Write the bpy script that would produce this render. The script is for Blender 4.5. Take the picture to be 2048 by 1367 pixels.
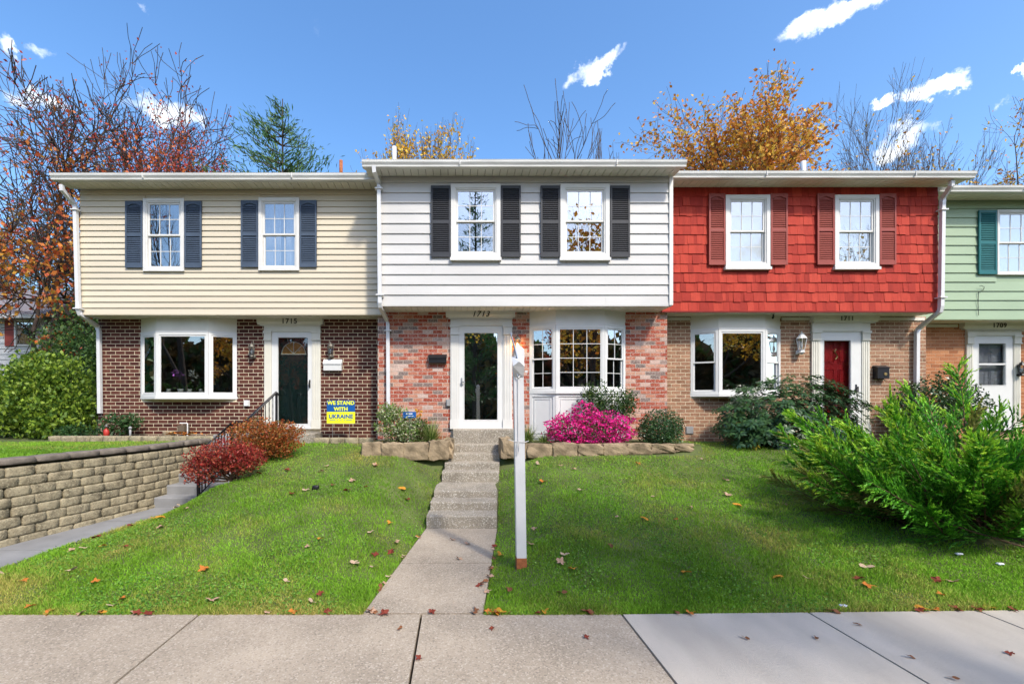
import bpy, math, random
import numpy as np
from mathutils import Vector, Matrix
R = math.radians
for o in list(bpy.data.objects): bpy.data.objects.remove(o)
scene = bpy.context.scene
COL = scene.collection
# ------------------------------------------------------------------ camera
FPX, CX, CY, EYE = 910.0, 915.0, 808.0, 1.83
cam_d = bpy.data.cameras.new('camera'); cam = bpy.data.objects.new('camera', cam_d); COL.objects.link(cam)
cam.location = (0, 0, EYE); cam.rotation_euler = (R(90), 0, 0)
cam_d.sensor_width = 36; cam_d.lens = FPX / 2048 * 36
cam_d.shift_x = (1024 - CX) / 2048; cam_d.shift_y = (CY - 683.5) / 2048
cam_d.clip_start = 0.05; cam_d.clip_end = 2000
scene.camera = cam
scene.render.resolution_x, scene.render.resolution_y = 1024, 683
# ------------------------------------------------------------------ sun, exposure
SUN_EL, SUN_AZ = R(47), R(150)            # azimuth from +Y, clockwise positive: high on the right, behind the camera
to_sun = Vector((math.sin(SUN_AZ) * math.cos(SUN_EL), math.cos(SUN_AZ) * math.cos(SUN_EL), math.sin(SUN_EL)))
sd = bpy.data.lights.new('sun', 'SUN'); sd.energy = 2.2; sd.angle = R(5); sd.color = (1.0, 0.93, 0.82)
so = bpy.data.objects.new('sun', sd); COL.objects.link(so); so.rotation_euler = to_sun.to_track_quat('Z', 'Y').to_euler()
so.location = (20, -15, 30)
vs = scene.view_settings
vs.view_transform = 'Standard'; vs.look = 'None'; vs.gamma = 1; vs.use_curve_mapping = False; vs.exposure = 1.1
# ------------------------------------------------------------------ world: sky with small cumulus clouds
world = bpy.data.worlds.new('World'); scene.world = world; world.use_nodes = True
wt = world.node_tree; wt.nodes.clear(); WN = wt.nodes.new
def wlink(a, b): wt.links.new(a, b)
w_out = WN('ShaderNodeOutputWorld'); w_bg = WN('ShaderNodeBackground'); wlink(w_bg.outputs[0], w_out.inputs[0])
sky = WN('ShaderNodeTexSky'); sky.sky_type = 'NISHITA'; sky.sun_disc = False
sky.sun_elevation = SUN_EL; sky.sun_rotation = SUN_AZ % (2 * math.pi)
sky.air_density = 1.0; sky.dust_density = 1.7; sky.ozone_density = 2.5
hs = WN('ShaderNodeHueSaturation'); hs.inputs['Saturation'].default_value = 1.2; hs.inputs['Value'].default_value = 1.0
wlink(sky.outputs[0], hs.inputs['Color'])
tc = WN('ShaderNodeTexCoord')
def wm(op, a, b=None, c=None):
    n = WN('ShaderNodeMath'); n.operation = op
    for i, v in enumerate((a, b, c)):
        if v is None: continue
        if isinstance(v, (int, float)): n.inputs[i].default_value = v
        else: wlink(v, n.inputs[i])
    return n.outputs[0]
def wdot(v, vec):
    n = WN('ShaderNodeVectorMath'); n.operation = 'DOT_PRODUCT'; wlink(v, n.inputs[0]); n.inputs[1].default_value = vec
    return n.outputs['Value']
nz = WN('ShaderNodeTexNoise'); nz.inputs['Scale'].default_value = 30; nz.inputs['Detail'].default_value = 7; nz.inputs['Roughness'].default_value = 0.6
wlink(tc.outputs['Generated'], nz.inputs['Vector'])
nw = WN('ShaderNodeTexNoise'); nw.inputs['Scale'].default_value = 11; nw.inputs['Detail'].default_value = 6; nw.inputs['Roughness'].default_value = .65; wlink(tc.outputs['Generated'], nw.inputs['Vector'])
w1 = WN('ShaderNodeVectorMath'); w1.operation = 'MULTIPLY_ADD'; wlink(nw.outputs['Color'], w1.inputs[0]); w1.inputs[1].default_value = (.11, .11, .11); w1.inputs[2].default_value = (-.055, -.055, -.055)
w2 = WN('ShaderNodeVectorMath'); w2.operation = 'ADD'; wlink(tc.outputs['Generated'], w2.inputs[0]); wlink(w1.outputs[0], w2.inputs[1]); WARP = w2.outputs[0]
def px_dir(px, py): return Vector(((px - CX) / FPX, 1.0, (CY - py) / FPX)).normalized()
clouds = [(px_dir(a, b), .95 * px_dir(a - w, b).angle(px_dir(a + w, b)) / 2, .95 * px_dir(a, b - h).angle(px_dir(a, b + h)) / 2, t, s) for a, b, w, h, t, s in (
    (1200, 132, 82, 30, 0.35, 1.0), (1868, 182, 88, 36, -0.12, 1.25), (1765, 206, 36, 20, 0, 1.1), (1680, 12, 125, 42, 0.2, 1.1),
    (1800, 282, 80, 42, 0, 1.0), (330, 225, 110, 42, -0.15, 0.95), (95, 200, 75, 30, 0, 0.8), (2, 100, 24, 34, 0, 0.6),
    (75, 108, 45, 18, 0.3, 0.45), (315, 10, 22, 18, 0, 0.5), (628, 48, 34, 50, 0.2, 0.22), (2044, 148, 14, 11, 0, 0.9), (1995, 212, 18, 12, 0, 0.4))]
rg = random.Random(5)
for k in range(9):                      # the same kind of small clouds over the rest of the sky
    a = rg.uniform(1.0, 2 * math.pi - 1.0); e = rg.uniform(0.15, 0.9)
    d = Vector((math.sin(a) * math.cos(e), math.cos(a) * math.cos(e), math.sin(e)))
    clouds.append((d, rg.uniform(.04, .16), rg.uniform(.02, .06), rg.uniform(-.3, .3), rg.uniform(.6, 1.1)))
total = None
for d, w, h, t, s in clouds:
    rt = d.cross(Vector((0, 0, 1))).normalized(); up = rt.cross(d).normalized()
    ax = (rt * math.cos(t) + up * math.sin(t)); ay = (up * math.cos(t) - rt * math.sin(t))
    u = wm('MULTIPLY', wdot(WARP, ax), 1 / w); v = wm('MULTIPLY', wdot(WARP, ay), 1 / h)
    r2 = wm('ADD', wm('MULTIPLY', u, u), wm('MULTIPLY', v, v))
    front = wm('GREATER_THAN', wdot(tc.outputs['Generated'], d), 0.5)
    f = wm('MULTIPLY', wm('MULTIPLY', wm('MAXIMUM', wm('SUBTRACT', 1.0, r2), 0.0), s), front)
    total = f if total is None else wm('MAXIMUM', total, f)
dens = wm('MULTIPLY', wm('ADD', total, wm('MULTIPLY', wm('SUBTRACT', nz.outputs['Fac'], 0.57), 2.0)), wm('MINIMUM', wm('MULTIPLY', total, 2.2), 1.0))
cr = WN('ShaderNodeValToRGB'); cr.color_ramp.interpolation = 'EASE'; cr.color_ramp.elements[0].position = 0.02; cr.color_ramp.elements[1].position = 1.0
wlink(dens, cr.inputs[0])
wmix = WN('ShaderNodeMixRGB'); wlink(cr.outputs[0], wmix.inputs[0]); wlink(hs.outputs[0], wmix.inputs[1]); wmix.inputs[2].default_value = (5.2, 5.4, 5.7, 1)
wlink(wmix.outputs[0], w_bg.inputs[0]); w_bg.inputs[1].default_value = 0.15

# ------------------------------------------------------------------ helpers
WM = {}
def par(o, parent):
    if parent is not None:
        o.parent = parent
        if parent.name in WM: o.matrix_parent_inverse = WM[parent.name].inverted()
    return o
def thing(name, loc, label, cat, group=None):
    o = bpy.data.objects.new(name, None); COL.objects.link(o); o.location = loc; o.empty_display_size = .1
    WM[o.name] = Matrix.Translation(Vector(loc)); return tag(o, label, cat, group)
def tag(o, label, cat, group=None):
    o['label'] = label; o['category'] = cat
    if group: o['group'] = group
    return o
def kind(o, k): o['kind'] = k; return o
def link(name, me, parent=None, m=None):
    if m is not None and not me.materials: me.materials.append(m)
    o = bpy.data.objects.new(name, me); COL.objects.link(o); return par(o, parent)
def npmesh(name, V, F, col=None, smooth=False):
    V = np.asarray(V, dtype=np.float32).reshape(-1, 3); F = np.asarray(F, dtype=np.int32); k = F.shape[1]
    me = bpy.data.meshes.new(name); me.vertices.add(len(V)); me.vertices.foreach_set('co', V.ravel())
    me.loops.add(F.size); me.loops.foreach_set('vertex_index', F.ravel())
    me.polygons.add(len(F)); me.polygons.foreach_set('loop_start', np.arange(0, F.size, k, dtype=np.int32))
    if smooth: me.polygons.foreach_set('use_smooth', np.ones(len(F), dtype=bool))
    me.update(calc_edges=True)
    if col is not None:
        a = me.color_attributes.new('col', 'FLOAT_COLOR', 'POINT')
        c = np.ones((len(V), 4), dtype=np.float32); c[:, :3] = col; a.data.foreach_set('color', c.ravel())
    return me
class Frame:                              # u along a wall, n out of it, z up
    def __init__(s, ox, oy, dx=1.0, dy=0.0):
        l = math.hypot(dx, dy); s.o = (ox, oy); s.d = (dx / l, dy / l); s.n = (s.d[1], -s.d[0]); s.len = l
    def pt(s, u, n, z): return (s.o[0] + s.d[0] * u + s.n[0] * n, s.o[1] + s.d[1] * u + s.n[1] * n, z)
class MB:
    def __init__(s, fr=None): s.v = []; s.f = []; s.fr = fr
    def P(s, a, b, c): return s.fr.pt(a, b, c) if s.fr else (a, b, c)
    def box(s, u0, u1, n0, n1, z0, z1):
        i = len(s.v)
        s.v += [s.P(u, n, z) for z in (z0, z1) for u, n in ((u0, n0), (u1, n0), (u1, n1), (u0, n1))]
        s.f += [tuple(i + j for j in q) for q in ((0, 3, 2, 1), (4, 5, 6, 7), (0, 1, 5, 4), (1, 2, 6, 5), (2, 3, 7, 6), (3, 0, 4, 7))]; return s
    def prism(s, prof, u0, u1):           # profile of (n,z) points extruded along u
        i = len(s.v); k = len(prof)
        s.v += [s.P(u0, n, z) for n, z in prof] + [s.P(u1, n, z) for n, z in prof]
        s.f += [tuple(range(i, i + k))[::-1], tuple(range(i + k, i + 2 * k))]
        s.f += [(i + j, i + (j + 1) % k, i + k + (j + 1) % k, i + k + j) for j in range(k)]; return s
    def poly(s, pts, z0, z1):             # plan polygon, extruded up
        i = len(s.v); k = len(pts)
        s.v += [s.P(a, b, z0) for a, b in pts] + [s.P(a, b, z1) for a, b in pts]
        s.f += [tuple(range(i, i + k))[::-1], tuple(range(i + k, i + 2 * k))]
        s.f += [(i + j, i + (j + 1) % k, i + k + (j + 1) % k, i + k + j) for j in range(k)]; return s
    def ring(s, u0, u1, z0, z1, w, n0, n1, wb=None):
        wb = w if wb is None else wb
        s.box(u0, u0 + w, n0, n1, z0, z1); s.box(u1 - w, u1, n0, n1, z0, z1)
        s.box(u0 + w, u1 - w, n0, n1, z1 - w, z1); s.box(u0 + w, u1 - w, n0, n1, z0, z0 + wb); return s
    def tube(s, pts, r, k=8, sx=1.0):     # round tube along points (world), r may be a list
        pts = [Vector(p) for p in pts]; rs = r if isinstance(r, (list, tuple)) else [r] * len(pts); i0 = len(s.v)
        for j, p in enumerate(pts):
            d = (pts[min(j + 1, len(pts) - 1)] - pts[max(j - 1, 0)]).normalized()
            a = d.cross(Vector((0, 1, 0)) if abs(d.y) < .9 else Vector((1, 0, 0))).normalized(); b = d.cross(a)
            for q in range(k):
                t = 2 * math.pi * (q + .5) / k; s.v.append(tuple(p + (a * math.cos(t) * sx + b * math.sin(t)) * rs[j]))
        for j in range(len(pts) - 1):
            for q in range(k):
                a = i0 + j * k + q; b = i0 + j * k + (q + 1) % k; s.f.append((a, b, b + k, a + k))
        s.f += [tuple(i0 + q for q in range(k))[::-1], tuple(i0 + (len(pts) - 1) * k + q for q in range(k))]; return s
    def lathe(s, cx, cy, prof, k=14):     # (r,z) profile about a vertical axis
        return s.tube([(cx, cy, z) for r, z in prof], [max(r, .0005) for r, z in prof], k) if False else s._lathe(cx, cy, prof, k)
    def _lathe(s, cx, cy, prof, k):
        i0 = len(s.v)
        for r, z in prof:
            for q in range(k):
                t = 2 * math.pi * q / k; s.v.append((cx + r * math.cos(t), cy + r * math.sin(t), z))
        for j in range(len(prof) - 1):
            for q in range(k):
                a = i0 + j * k + q; b = i0 + j * k + (q + 1) % k; s.f.append((a, b, b + k, a + k))
        s.f += [tuple(i0 + q for q in range(k))[::-1], tuple(i0 + (len(prof) - 1) * k + q for q in range(k))]; return s
    def build(s, name, m, parent=None, smooth=False):
        me = bpy.data.meshes.new(name); me.from_pydata(s.v, [], s.f); me.update()
        if smooth: me.polygons.foreach_set('use_smooth', [True] * len(me.polygons))
        return link(name, me, parent, m)
def at(px, py, Y): return ((px - CX) / FPX * Y, Y, EYE + (CY - py) / FPX * Y)
def ax(px, Y): return (px - CX) / FPX * Y
def az(py, Y): return EYE + (CY - py) / FPX * Y

# ------------------------------------------------------------------ materials
def mat(name, col, rough=.6, var=.12, vs_=6.0, bump=0.0, bs=60.0, spec=.4, metal=0.0, speck=None, stretch=None, emit=0):
    m = bpy.data.materials.new(name); m.use_nodes = True; t = m.node_tree; b = t.nodes['Principled BSDF']
    b.inputs['Roughness'].default_value = rough; b.inputs['Specular IOR Level'].default_value = spec; b.inputs['Metallic'].default_value = metal
    c = (*col, 1); L = t.links.new
    g = t.nodes.new('ShaderNodeNewGeometry'); pos = g.outputs['Position']
    if stretch:
        mp = t.nodes.new('ShaderNodeMapping'); mp.inputs['Scale'].default_value = stretch; L(pos, mp.inputs[0]); pos = mp.outputs[0]
    n = t.nodes.new('ShaderNodeTexNoise'); n.inputs['Scale'].default_value = vs_; n.inputs['Detail'].default_value = 6; L(pos, n.inputs['Vector'])
    r = t.nodes.new('ShaderNodeMapRange'); r.inputs[1].default_value = .25; r.inputs[2].default_value = .75
    r.inputs[3].default_value = 1 - var; r.inputs[4].default_value = 1 + var; L(n.outputs['Fac'], r.inputs[0])
    mx = t.nodes.new('ShaderNodeVectorMath'); mx.operation = 'SCALE'; mx.inputs[0].default_value = col; L(r.outputs[0], mx.inputs['Scale'])
    out = mx.outputs[0]
    if speck:                             # (colour, scale, amount): aggregate grains
        v = t.nodes.new('ShaderNodeTexVoronoi'); v.inputs['Scale'].default_value = speck[1]; L(g.outputs['Position'], v.inputs['Vector'])
        sep = t.nodes.new('ShaderNodeSeparateColor'); L(v.outputs['Color'], sep.inputs[0])
        gt = t.nodes.new('ShaderNodeMapRange'); gt.inputs[1].default_value = 1 - speck[2]; gt.inputs[2].default_value = 1.0; L(sep.outputs[0], gt.inputs[0])
        mm = t.nodes.new('ShaderNodeMixRGB'); L(gt.outputs[0], mm.inputs[0]); L(out, mm.inputs[1]); mm.inputs[2].default_value = (*speck[0], 1); out = mm.outputs[0]
        dk = t.nodes.new('ShaderNodeMapRange'); dk.inputs[1].default_value = .0; dk.inputs[2].default_value = .35; dk.inputs[3].default_value = .74; dk.inputs[4].default_value = 1.06; L(sep.outputs[1], dk.inputs[0])
        m2 = t.nodes.new('ShaderNodeVectorMath'); m2.operation = 'SCALE'; L(out, m2.inputs[0]); L(dk.outputs[0], m2.inputs['Scale']); out = m2.outputs[0]
    L(out, b.inputs['Base Color'])
    if bump:
        nb = t.nodes.new('ShaderNodeTexNoise'); nb.inputs['Scale'].default_value = bs; nb.inputs['Detail'].default_value = 5; L(pos, nb.inputs['Vector'])
        bp = t.nodes.new('ShaderNodeBump'); bp.inputs['Strength'].default_value = bump; bp.inputs['Distance'].default_value = .01
        L(nb.outputs['Fac'], bp.inputs['Height']); L(bp.outputs[0], b.inputs['Normal'])
    if emit:
        b.inputs['Emission Color'].default_value = c; b.inputs['Emission Strength'].default_value = emit
    return m
def brick_mat(name, stops, L_=.215, H_=.082, blotch=0.0):
    """colour of each brick by a hash of its row and place in the row"""
    m = bpy.data.materials.new(name); m.use_nodes = True; t = m.node_tree; b = t.nodes['Principled BSDF']; L = t.links.new
    b.inputs['Roughness'].default_value = .85; b.inputs['Specular IOR Level'].default_value = .2
    def M(op, a, c=None):
        n = t.nodes.new('ShaderNodeMath'); n.operation = op
        for i, v in enumerate((a, c)):
            if v is None: continue
            if isinstance(v, (int, float)): n.inputs[i].default_value = v
            else: L(v, n.inputs[i])
        return n.outputs[0]
    g = t.nodes.new('ShaderNodeNewGeometry'); sp = t.nodes.new('ShaderNodeSeparateXYZ'); L(g.outputs['Position'], sp.inputs[0])
    row = M('FLOOR', M('DIVIDE', sp.outputs[2], H_))
    u = M('FLOOR', M('SUBTRACT', M('DIVIDE', sp.outputs[0], L_), M('MULTIPLY', M('FLOORED_MODULO', row, 2.0), .5)))
    cb = t.nodes.new('ShaderNodeCombineXYZ'); L(u, cb.inputs[0]); L(row, cb.inputs[1])
    wn = t.nodes.new('ShaderNodeTexWhiteNoise'); wn.noise_dimensions = '3D'; L(cb.outputs[0], wn.inputs['Vector'])
    rp = t.nodes.new('ShaderNodeValToRGB'); L(wn.outputs['Value'], rp.inputs[0]); e = rp.color_ramp.elements
    rp.color_ramp.interpolation = 'LINEAR'
    while len(e) < len(stops): e.new(.5)
    for q, (p, c) in zip(e, stops): q.position = p; q.color = (*c, 1)
    n = t.nodes.new('ShaderNodeTexNoise'); n.inputs['Scale'].default_value = 45; n.inputs['Detail'].default_value = 6; L(g.outputs['Position'], n.inputs['Vector'])
    out = rp.outputs[0]
    if blotch:
        nr = t.nodes.new('ShaderNodeMapRange'); nr.inputs[1].default_value = .5; nr.inputs[2].default_value = .68; nr.inputs[4].default_value = blotch; L(n.outputs['Fac'], nr.inputs[0])
        mb = t.nodes.new('ShaderNodeMixRGB'); L(nr.outputs[0], mb.inputs[0]); L(out, mb.inputs[1]); mb.inputs[2].default_value = (.55, .42, .38, 1); out = mb.outputs[0]
    mr = t.nodes.new('ShaderNodeMapRange'); mr.inputs[1].default_value = .3; mr.inputs[2].default_value = .7; mr.inputs[3].default_value = .78; mr.inputs[4].default_value = 1.2; L(n.outputs['Fac'], mr.inputs[0])
    s = t.nodes.new('ShaderNodeVectorMath'); s.operation = 'SCALE'; L(out, s.inputs[0]); L(mr.outputs[0], s.inputs['Scale']); L(s.outputs[0], b.inputs['Base Color'])
    bp = t.nodes.new('ShaderNodeBump'); bp.inputs['Strength'].default_value = .5; bp.inputs['Distance'].default_value = .006; L(n.outputs['Fac'], bp.inputs['Height']); L(bp.outputs[0], b.inputs['Normal'])
    return m
def shingle_mat(name, stops):
    m = mat(name, (1, 1, 1), .75, .14, 30, .6, 90, .25, stretch=(1, 1, .12)); t = m.node_tree; L = t.links.new
    sc = [n for n in t.nodes if n.type == 'VECT_MATH'][0]
    oi = t.nodes.new('ShaderNodeObjectInfo'); at_ = t.nodes.new('ShaderNodeAttribute'); at_.attribute_name = 'tint'
    a = t.nodes.new('ShaderNodeMath'); a.operation = 'ADD'; L(oi.outputs['Random'], a.inputs[0]); L(at_.outputs['Fac'], a.inputs[1])
    f = t.nodes.new('ShaderNodeMath'); f.operation = 'FRACT'; L(a.outputs[0], f.inputs[0])
    rp = t.nodes.new('ShaderNodeValToRGB'); L(f.outputs[0], rp.inputs[0]); e = rp.color_ramp.elements
    while len(e) < len(stops): e.new(.5)
    for q, (p, c) in zip(e, stops): q.position = p; q.color = (*c, 1)
    L(rp.outputs[0], sc.inputs[0]); return m
def leaf_mat(name, trans=.35, rough=.5, spec=.35):
    m = bpy.data.materials.new(name); m.use_nodes = True; t = m.node_tree; b = t.nodes['Principled BSDF']; L = t.links.new
    a = t.nodes.new('ShaderNodeAttribute'); a.attribute_name = 'col'; L(a.outputs['Color'], b.inputs['Base Color'])
    b.inputs['Roughness'].default_value = rough; b.inputs['Specular IOR Level'].default_value = spec
    tr = t.nodes.new('ShaderNodeBsdfTranslucent'); L(a.outputs['Color'], tr.inputs['Color'])
    mx = t.nodes.new('ShaderNodeMixShader'); mx.inputs[0].default_value = trans; L(b.outputs[0], mx.inputs[1]); L(tr.outputs[0], mx.inputs[2])
    L(mx.outputs[0], t.nodes['Material Output'].inputs[0]); return m
def glass_mat(name, refl, rough=.0, tint=(1, 1, 1), wav=.0):
    m = bpy.data.materials.new(name); m.use_nodes = True; t = m.node_tree; t.nodes.remove(t.nodes['Principled BSDF']); L = t.links.new
    g = t.nodes.new('ShaderNodeBsdfGlossy'); g.inputs['Roughness'].default_value = rough; g.inputs['Color'].default_value = (*tint, 1)
    p = t.nodes.new('ShaderNodeBsdfTransparent'); p.inputs['Color'].default_value = (.82, .85, .84, 1)
    lw = t.nodes.new('ShaderNodeLayerWeight'); lw.inputs[0].default_value = .15
    mr = t.nodes.new('ShaderNodeMapRange'); mr.inputs[3].default_value = refl; mr.inputs[4].default_value = 1; L(lw.outputs['Fresnel'], mr.inputs[0])
    mx = t.nodes.new('ShaderNodeMixShader'); L(mr.outputs[0], mx.inputs[0]); L(p.outputs[0], mx.inputs[1]); L(g.outputs[0], mx.inputs[2])
    L(mx.outputs[0], t.nodes['Material Output'].inputs[0])
    if wav:
        ge = t.nodes.new('ShaderNodeNewGeometry'); n = t.nodes.new('ShaderNodeTexNoise'); n.inputs['Scale'].default_value = 1.3; L(ge.outputs['Position'], n.inputs['Vector'])
        bp = t.nodes.new('ShaderNodeBump'); bp.inputs['Strength'].default_value = wav; bp.inputs['Distance'].default_value = .02; L(n.outputs['Fac'], bp.inputs['Height']); L(bp.outputs[0], g.inputs['Normal'])
    return m
M = {}
M['white_trim'] = mat('white_trim', (.62, .61, .575), .45, .05, 4, .08, 40)
M['cream_trim'] = mat('cream_trim', (.62, .60, .52), .5, .06, 4, .08, 40)
M['vinyl_white'] = mat('vinyl_white', (.64, .64, .62), .35, .03)
M['cream_siding'] = mat('cream_siding', (.55, .485, .365), .5, .07, 2.5, .12, 30, stretch=(.15, 1, 1))
M['white_siding'] = mat('white_siding', (.50, .49, .47), .55, .09, 2.5, .12, 40, stretch=(.3, 1, 1))
M['green_siding'] = mat('green_siding', (.29, .38, .245), .5, .07, 2.5, .15, 30, stretch=(.3, 1, 1))
M['soffit'] = mat('soffit', (.62, .58, .47), .55, .08, 3)
M['soffit_white'] = mat('soffit_white', (.66, .64, .58), .55, .08, 3)
M['gutter'] = mat('gutter', (.62, .61, .57), .4, .2, 3, .05, 30, stretch=(.4, 1, 3))
M['downspout'] = mat('downspout', (.62, .62, .62), .4, .08, 3)
M['navy_shutter'] = mat('navy_shutter', (.055, .078, .115), .55, .12, 5)
M['charcoal_shutter'] = mat('charcoal_shutter', (.025, .027, .032), .5, .12, 5)
M['red_shutter'] = mat('red_shutter', (.27, .050, .035), .55, .08, 5)
M['teal_shutter'] = mat('teal_shutter', (.012, .13, .135), .5, .1, 5)
M['brick_dark'] = brick_mat('brick_dark', [(0, (.058, .017, .014)), (.5, (.085, .026, .019)), (1, (.115, .040, .028))])
M['brick_mixed'] = brick_mat('brick_mixed', [(0, (.30, .055, .028)), (.38, (.36, .085, .045)), (.5, (.44, .18, .11)), (.72, (.50, .27, .19)), (.80, (.52, .38, .32)), (.88, (.20, .14, .12)), (1, (.17, .13, .115))], blotch=.45)
M['brick_tan'] = brick_mat('brick_tan', [(0, (.20, .10, .055)), (.4, (.30, .16, .095)), (.7, (.36, .20, .12)), (1, (.25, .13, .08))], blotch=.12)
M['brick_orange'] = brick_mat('brick_orange', [(0, (.30, .115, .05)), (.5, (.40, .165, .075)), (1, (.46, .21, .10))])
M['mortar'] = mat('mortar', (.68, .59, .42), .9, .12, 12, .4, 120, .1)
M['mortar_grey'] = mat('mortar_grey', (.52, .45, .38), .9, .12, 12, .4, 120, .1)
M['mortar_orange'] = mat('mortar_orange', (.56, .36, .23), .9, .12, 12, .4, 120, .1)
M['red_shingle'] = shingle_mat('red_shingle', [(0, (.27, .022, .013)), (.35, (.36, .033, .019)), (.7, (.44, .050, .028)), (1, (.31, .025, .015))])
M['red_backing'] = mat('red_backing', (.2, .02, .014), .8)
M['roofing'] = mat('roofing', (.10, .095, .09), .9, .2, 30, .6, 80)
M['interior'] = mat('interior', (.24, .21, .19), .9, .1)
M['blind'] = mat('blind', (.66, .72, .76), .7, .04)
M['curtain'] = mat('curtain', (.60, .58, .66), .8, .06, 3)
M['glass'] = glass_mat('glass', .24, wav=.03)
M['glass_dark'] = glass_mat('glass_dark', .36, wav=.03)
M['screen_glass'] = glass_mat('screen_glass', .10, .02, (.75, .75, .78))
M['door_dark'] = mat('door_dark', (.018, .02, .02), .45, .1)
M['door_green'] = mat('door_green', (.012, .03, .028), .45, .1)
M['door_red'] = mat('door_red', (.46, .015, .02), .4, .05)
M['brass'] = mat('brass', (.6, .45, .2), .35, .05, metal=1)
M['steel'] = mat('steel', (.5, .5, .5), .35, .05, metal=1)
M['black_metal'] = mat('black_metal', (.012, .012, .014), .4, .1)
M['pewter'] = mat('pewter', (.16, .15, .13), .5, .15, metal=.6)
M['number'] = mat('number', (.02, .018, .015), .5, .05)
M['aggregate'] = mat('aggregate', (.34, .28, .21), .85, .3, 1.1, .7, 140, .2, speck=((.46, .39, .31), 90, .3))
M['aggregate_step'] = mat('aggregate_step', (.26, .225, .175), .9, .25, 3, .8, 120, .2, speck=((.5, .47, .41), 80, .3))
M['concrete_new'] = mat('concrete_new', (.43, .385, .325), .8, .2, 2.2, .5, 130, .2, stretch=(1, .3, 1))
M['concrete_grey'] = mat('concrete_grey', (.22, .22, .22), .85, .2, 2.5, .5, 120, .2)
M['asphalt'] = mat('asphalt', (.05, .05, .052), .9, .15, 3, .6, 150)
M['soil'] = mat('soil', (.07, .05, .032), .95, .3, 8, .8, 60)
M['block'] = mat('block', (.26, .22, .145), .95, .5, 7, 1.0, 45, .1, speck=((.34, .30, .2), 70, .3))
M['block_cap'] = mat('block_cap', (.17, .145, .12), .95, .3, 8, 1.0, 55, .1)
M['fieldstone'] = mat('fieldstone', (.25, .19, .12), .9, .55, 6, 1.0, 30, .15)
M['bark'] = mat('bark', (.060, .043, .034), .9, .3, 10, .8, 40)
M['bark_grey'] = mat('bark_grey', (.075, .062, .055), .9, .3, 10, .8, 40)
M['twig'] = mat('twig', (.10, .06, .035), .9, .2, 10)
M['post_paint'] = mat('post_paint', (.62, .62, .61), .5, .07, 5, .15, 40)
M['leaf'] = leaf_mat('leaf'); M['leaf_gloss'] = leaf_mat('leaf_gloss', .18, .38, .5); M['grass'] = leaf_mat('grass', .35, .6, .2)
M['petal'] = leaf_mat('petal', .3, .6, .2); M['dry_leaf'] = leaf_mat('dry_leaf', .2, .7, .2)
M['sign_blue'] = mat('sign_blue', (.005, .085, .30), .4, .02); M['sign_yellow'] = mat('sign_yellow', (.78, .80, .02), .4, .02)
M['ceramic'] = mat('ceramic', (.7, .7, .7), .3, .03); M['rust'] = mat('rust', (.33, .11, .04), .9, .35, 18, .5, 60)
M['red_paint'] = mat('red_paint', (.40, .03, .02), .5, .1); M['grey_plastic'] = mat('grey_plastic', (.28, .28, .28), .5, .1)
M['bulb'] = mat('bulb', (1.0, .62, .22), .3, 0, emit=22.0)
M['rope'] = mat('rope', (.6, .58, .54), .8, .1); M['litter'] = mat('litter', (.7, .72, .8), .4, .05)
M['grey_siding'] = mat('grey_siding', (.5, .5, .5), .6, .06)

# ------------------------------------------------------------------ terrain
def sstep(a, b, x): t = np.clip((x - a) / (b - a), 0, 1); return t * t * (3 - 2 * t)
PATH_L = ((3.9, -.835), (6.71, -.46)); PATH_R = ((3.9, .21), (6.71, .583))
def path_x(side, Y):
    (y0, x0), (y1, x1) = PATH_L if side < 0 else PATH_R
    base = x0 + (x1 - x0) * (np.minimum(Y, 6.71) - y0) / (y1 - y0)
    top = (-.18 if side < 0 else .86)
    return base + (top - x1) * np.clip((Y - 6.71) / (9.4 - 6.71), 0, 1)
def wall_x(Y): return np.interp(Y, [3.5, 5.72, 7.68, 8.9, 9.6], [-6.4, -5.76, -5.2, -5.06, -5.04])
def walk_x(Y): return np.interp(Y, [3.5, 5.0, 5.95, 7.1, 7.7], [-5.1, -5.04, -4.98, -4.74, -4.16])
def height(X, Y):
    X = np.asarray(X, float); Y = np.asarray(Y, float)
    lawn = np.clip(.19 * (Y - 4.05), -.02, 1.0)
    hp = np.interp(Y, [4, 6.7, 7.45, 8.25, 9.2, 9.5], [-.015, .0, .27, .45, .86, .95])
    d = np.where(X < 0.05, path_x(-1, Y) - X, X - path_x(1, Y))
    h = hp + (lawn - hp) * sstep(0, .95, d)
    ww = .02 * (Y - 4)                                            # level of the walkway on the left
    x0 = walk_x(Y); wd = np.interp(Y, [4, 7.7, 8.2], [2.3, 1.0, .35])
    low = np.where(Y > 7.7, np.clip(.1 + (Y - 7.7) * .5, 0, 1.0), ww)
    h = np.where(X < -1.2, low + (h - low) * sstep(0, 1, (X - x0) / wd), h)
    h = np.where((X < x0) & (X > wall_x(Y)), np.where(Y < 7.7, ww - .05, -.05 + (Y - 7.7) * .5), h)
    h = np.where((X <= wall_x(Y) - .12), 1.04 * sstep(3.4, 4.4, Y), h)
    h = np.where((X > -1.8) & (X < -.2) & (Y > 8.75) & (Y < 9.95), 1.06, h)       # planting beds
    h = np.where((X > .9) & (X < 4.7) & (Y > 8.8) & (Y < 9.95), 1.06, h)
    h = np.where((Y > 9.95), 1.0, h)
    h = np.where((X > path_x(-1, Y) - .0) & (X < path_x(1, Y) + .0) & (Y < 9.6), hp - .08, h)
    h = np.where(Y < 3.95, -.12, h)
    return h
gx = np.unique(np.concatenate([np.linspace(-300, -16, 12), np.arange(-16, -7, .5), np.arange(-7, 10, .09), np.arange(10, 20, .5), np.linspace(20, 300, 12)]))
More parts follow.
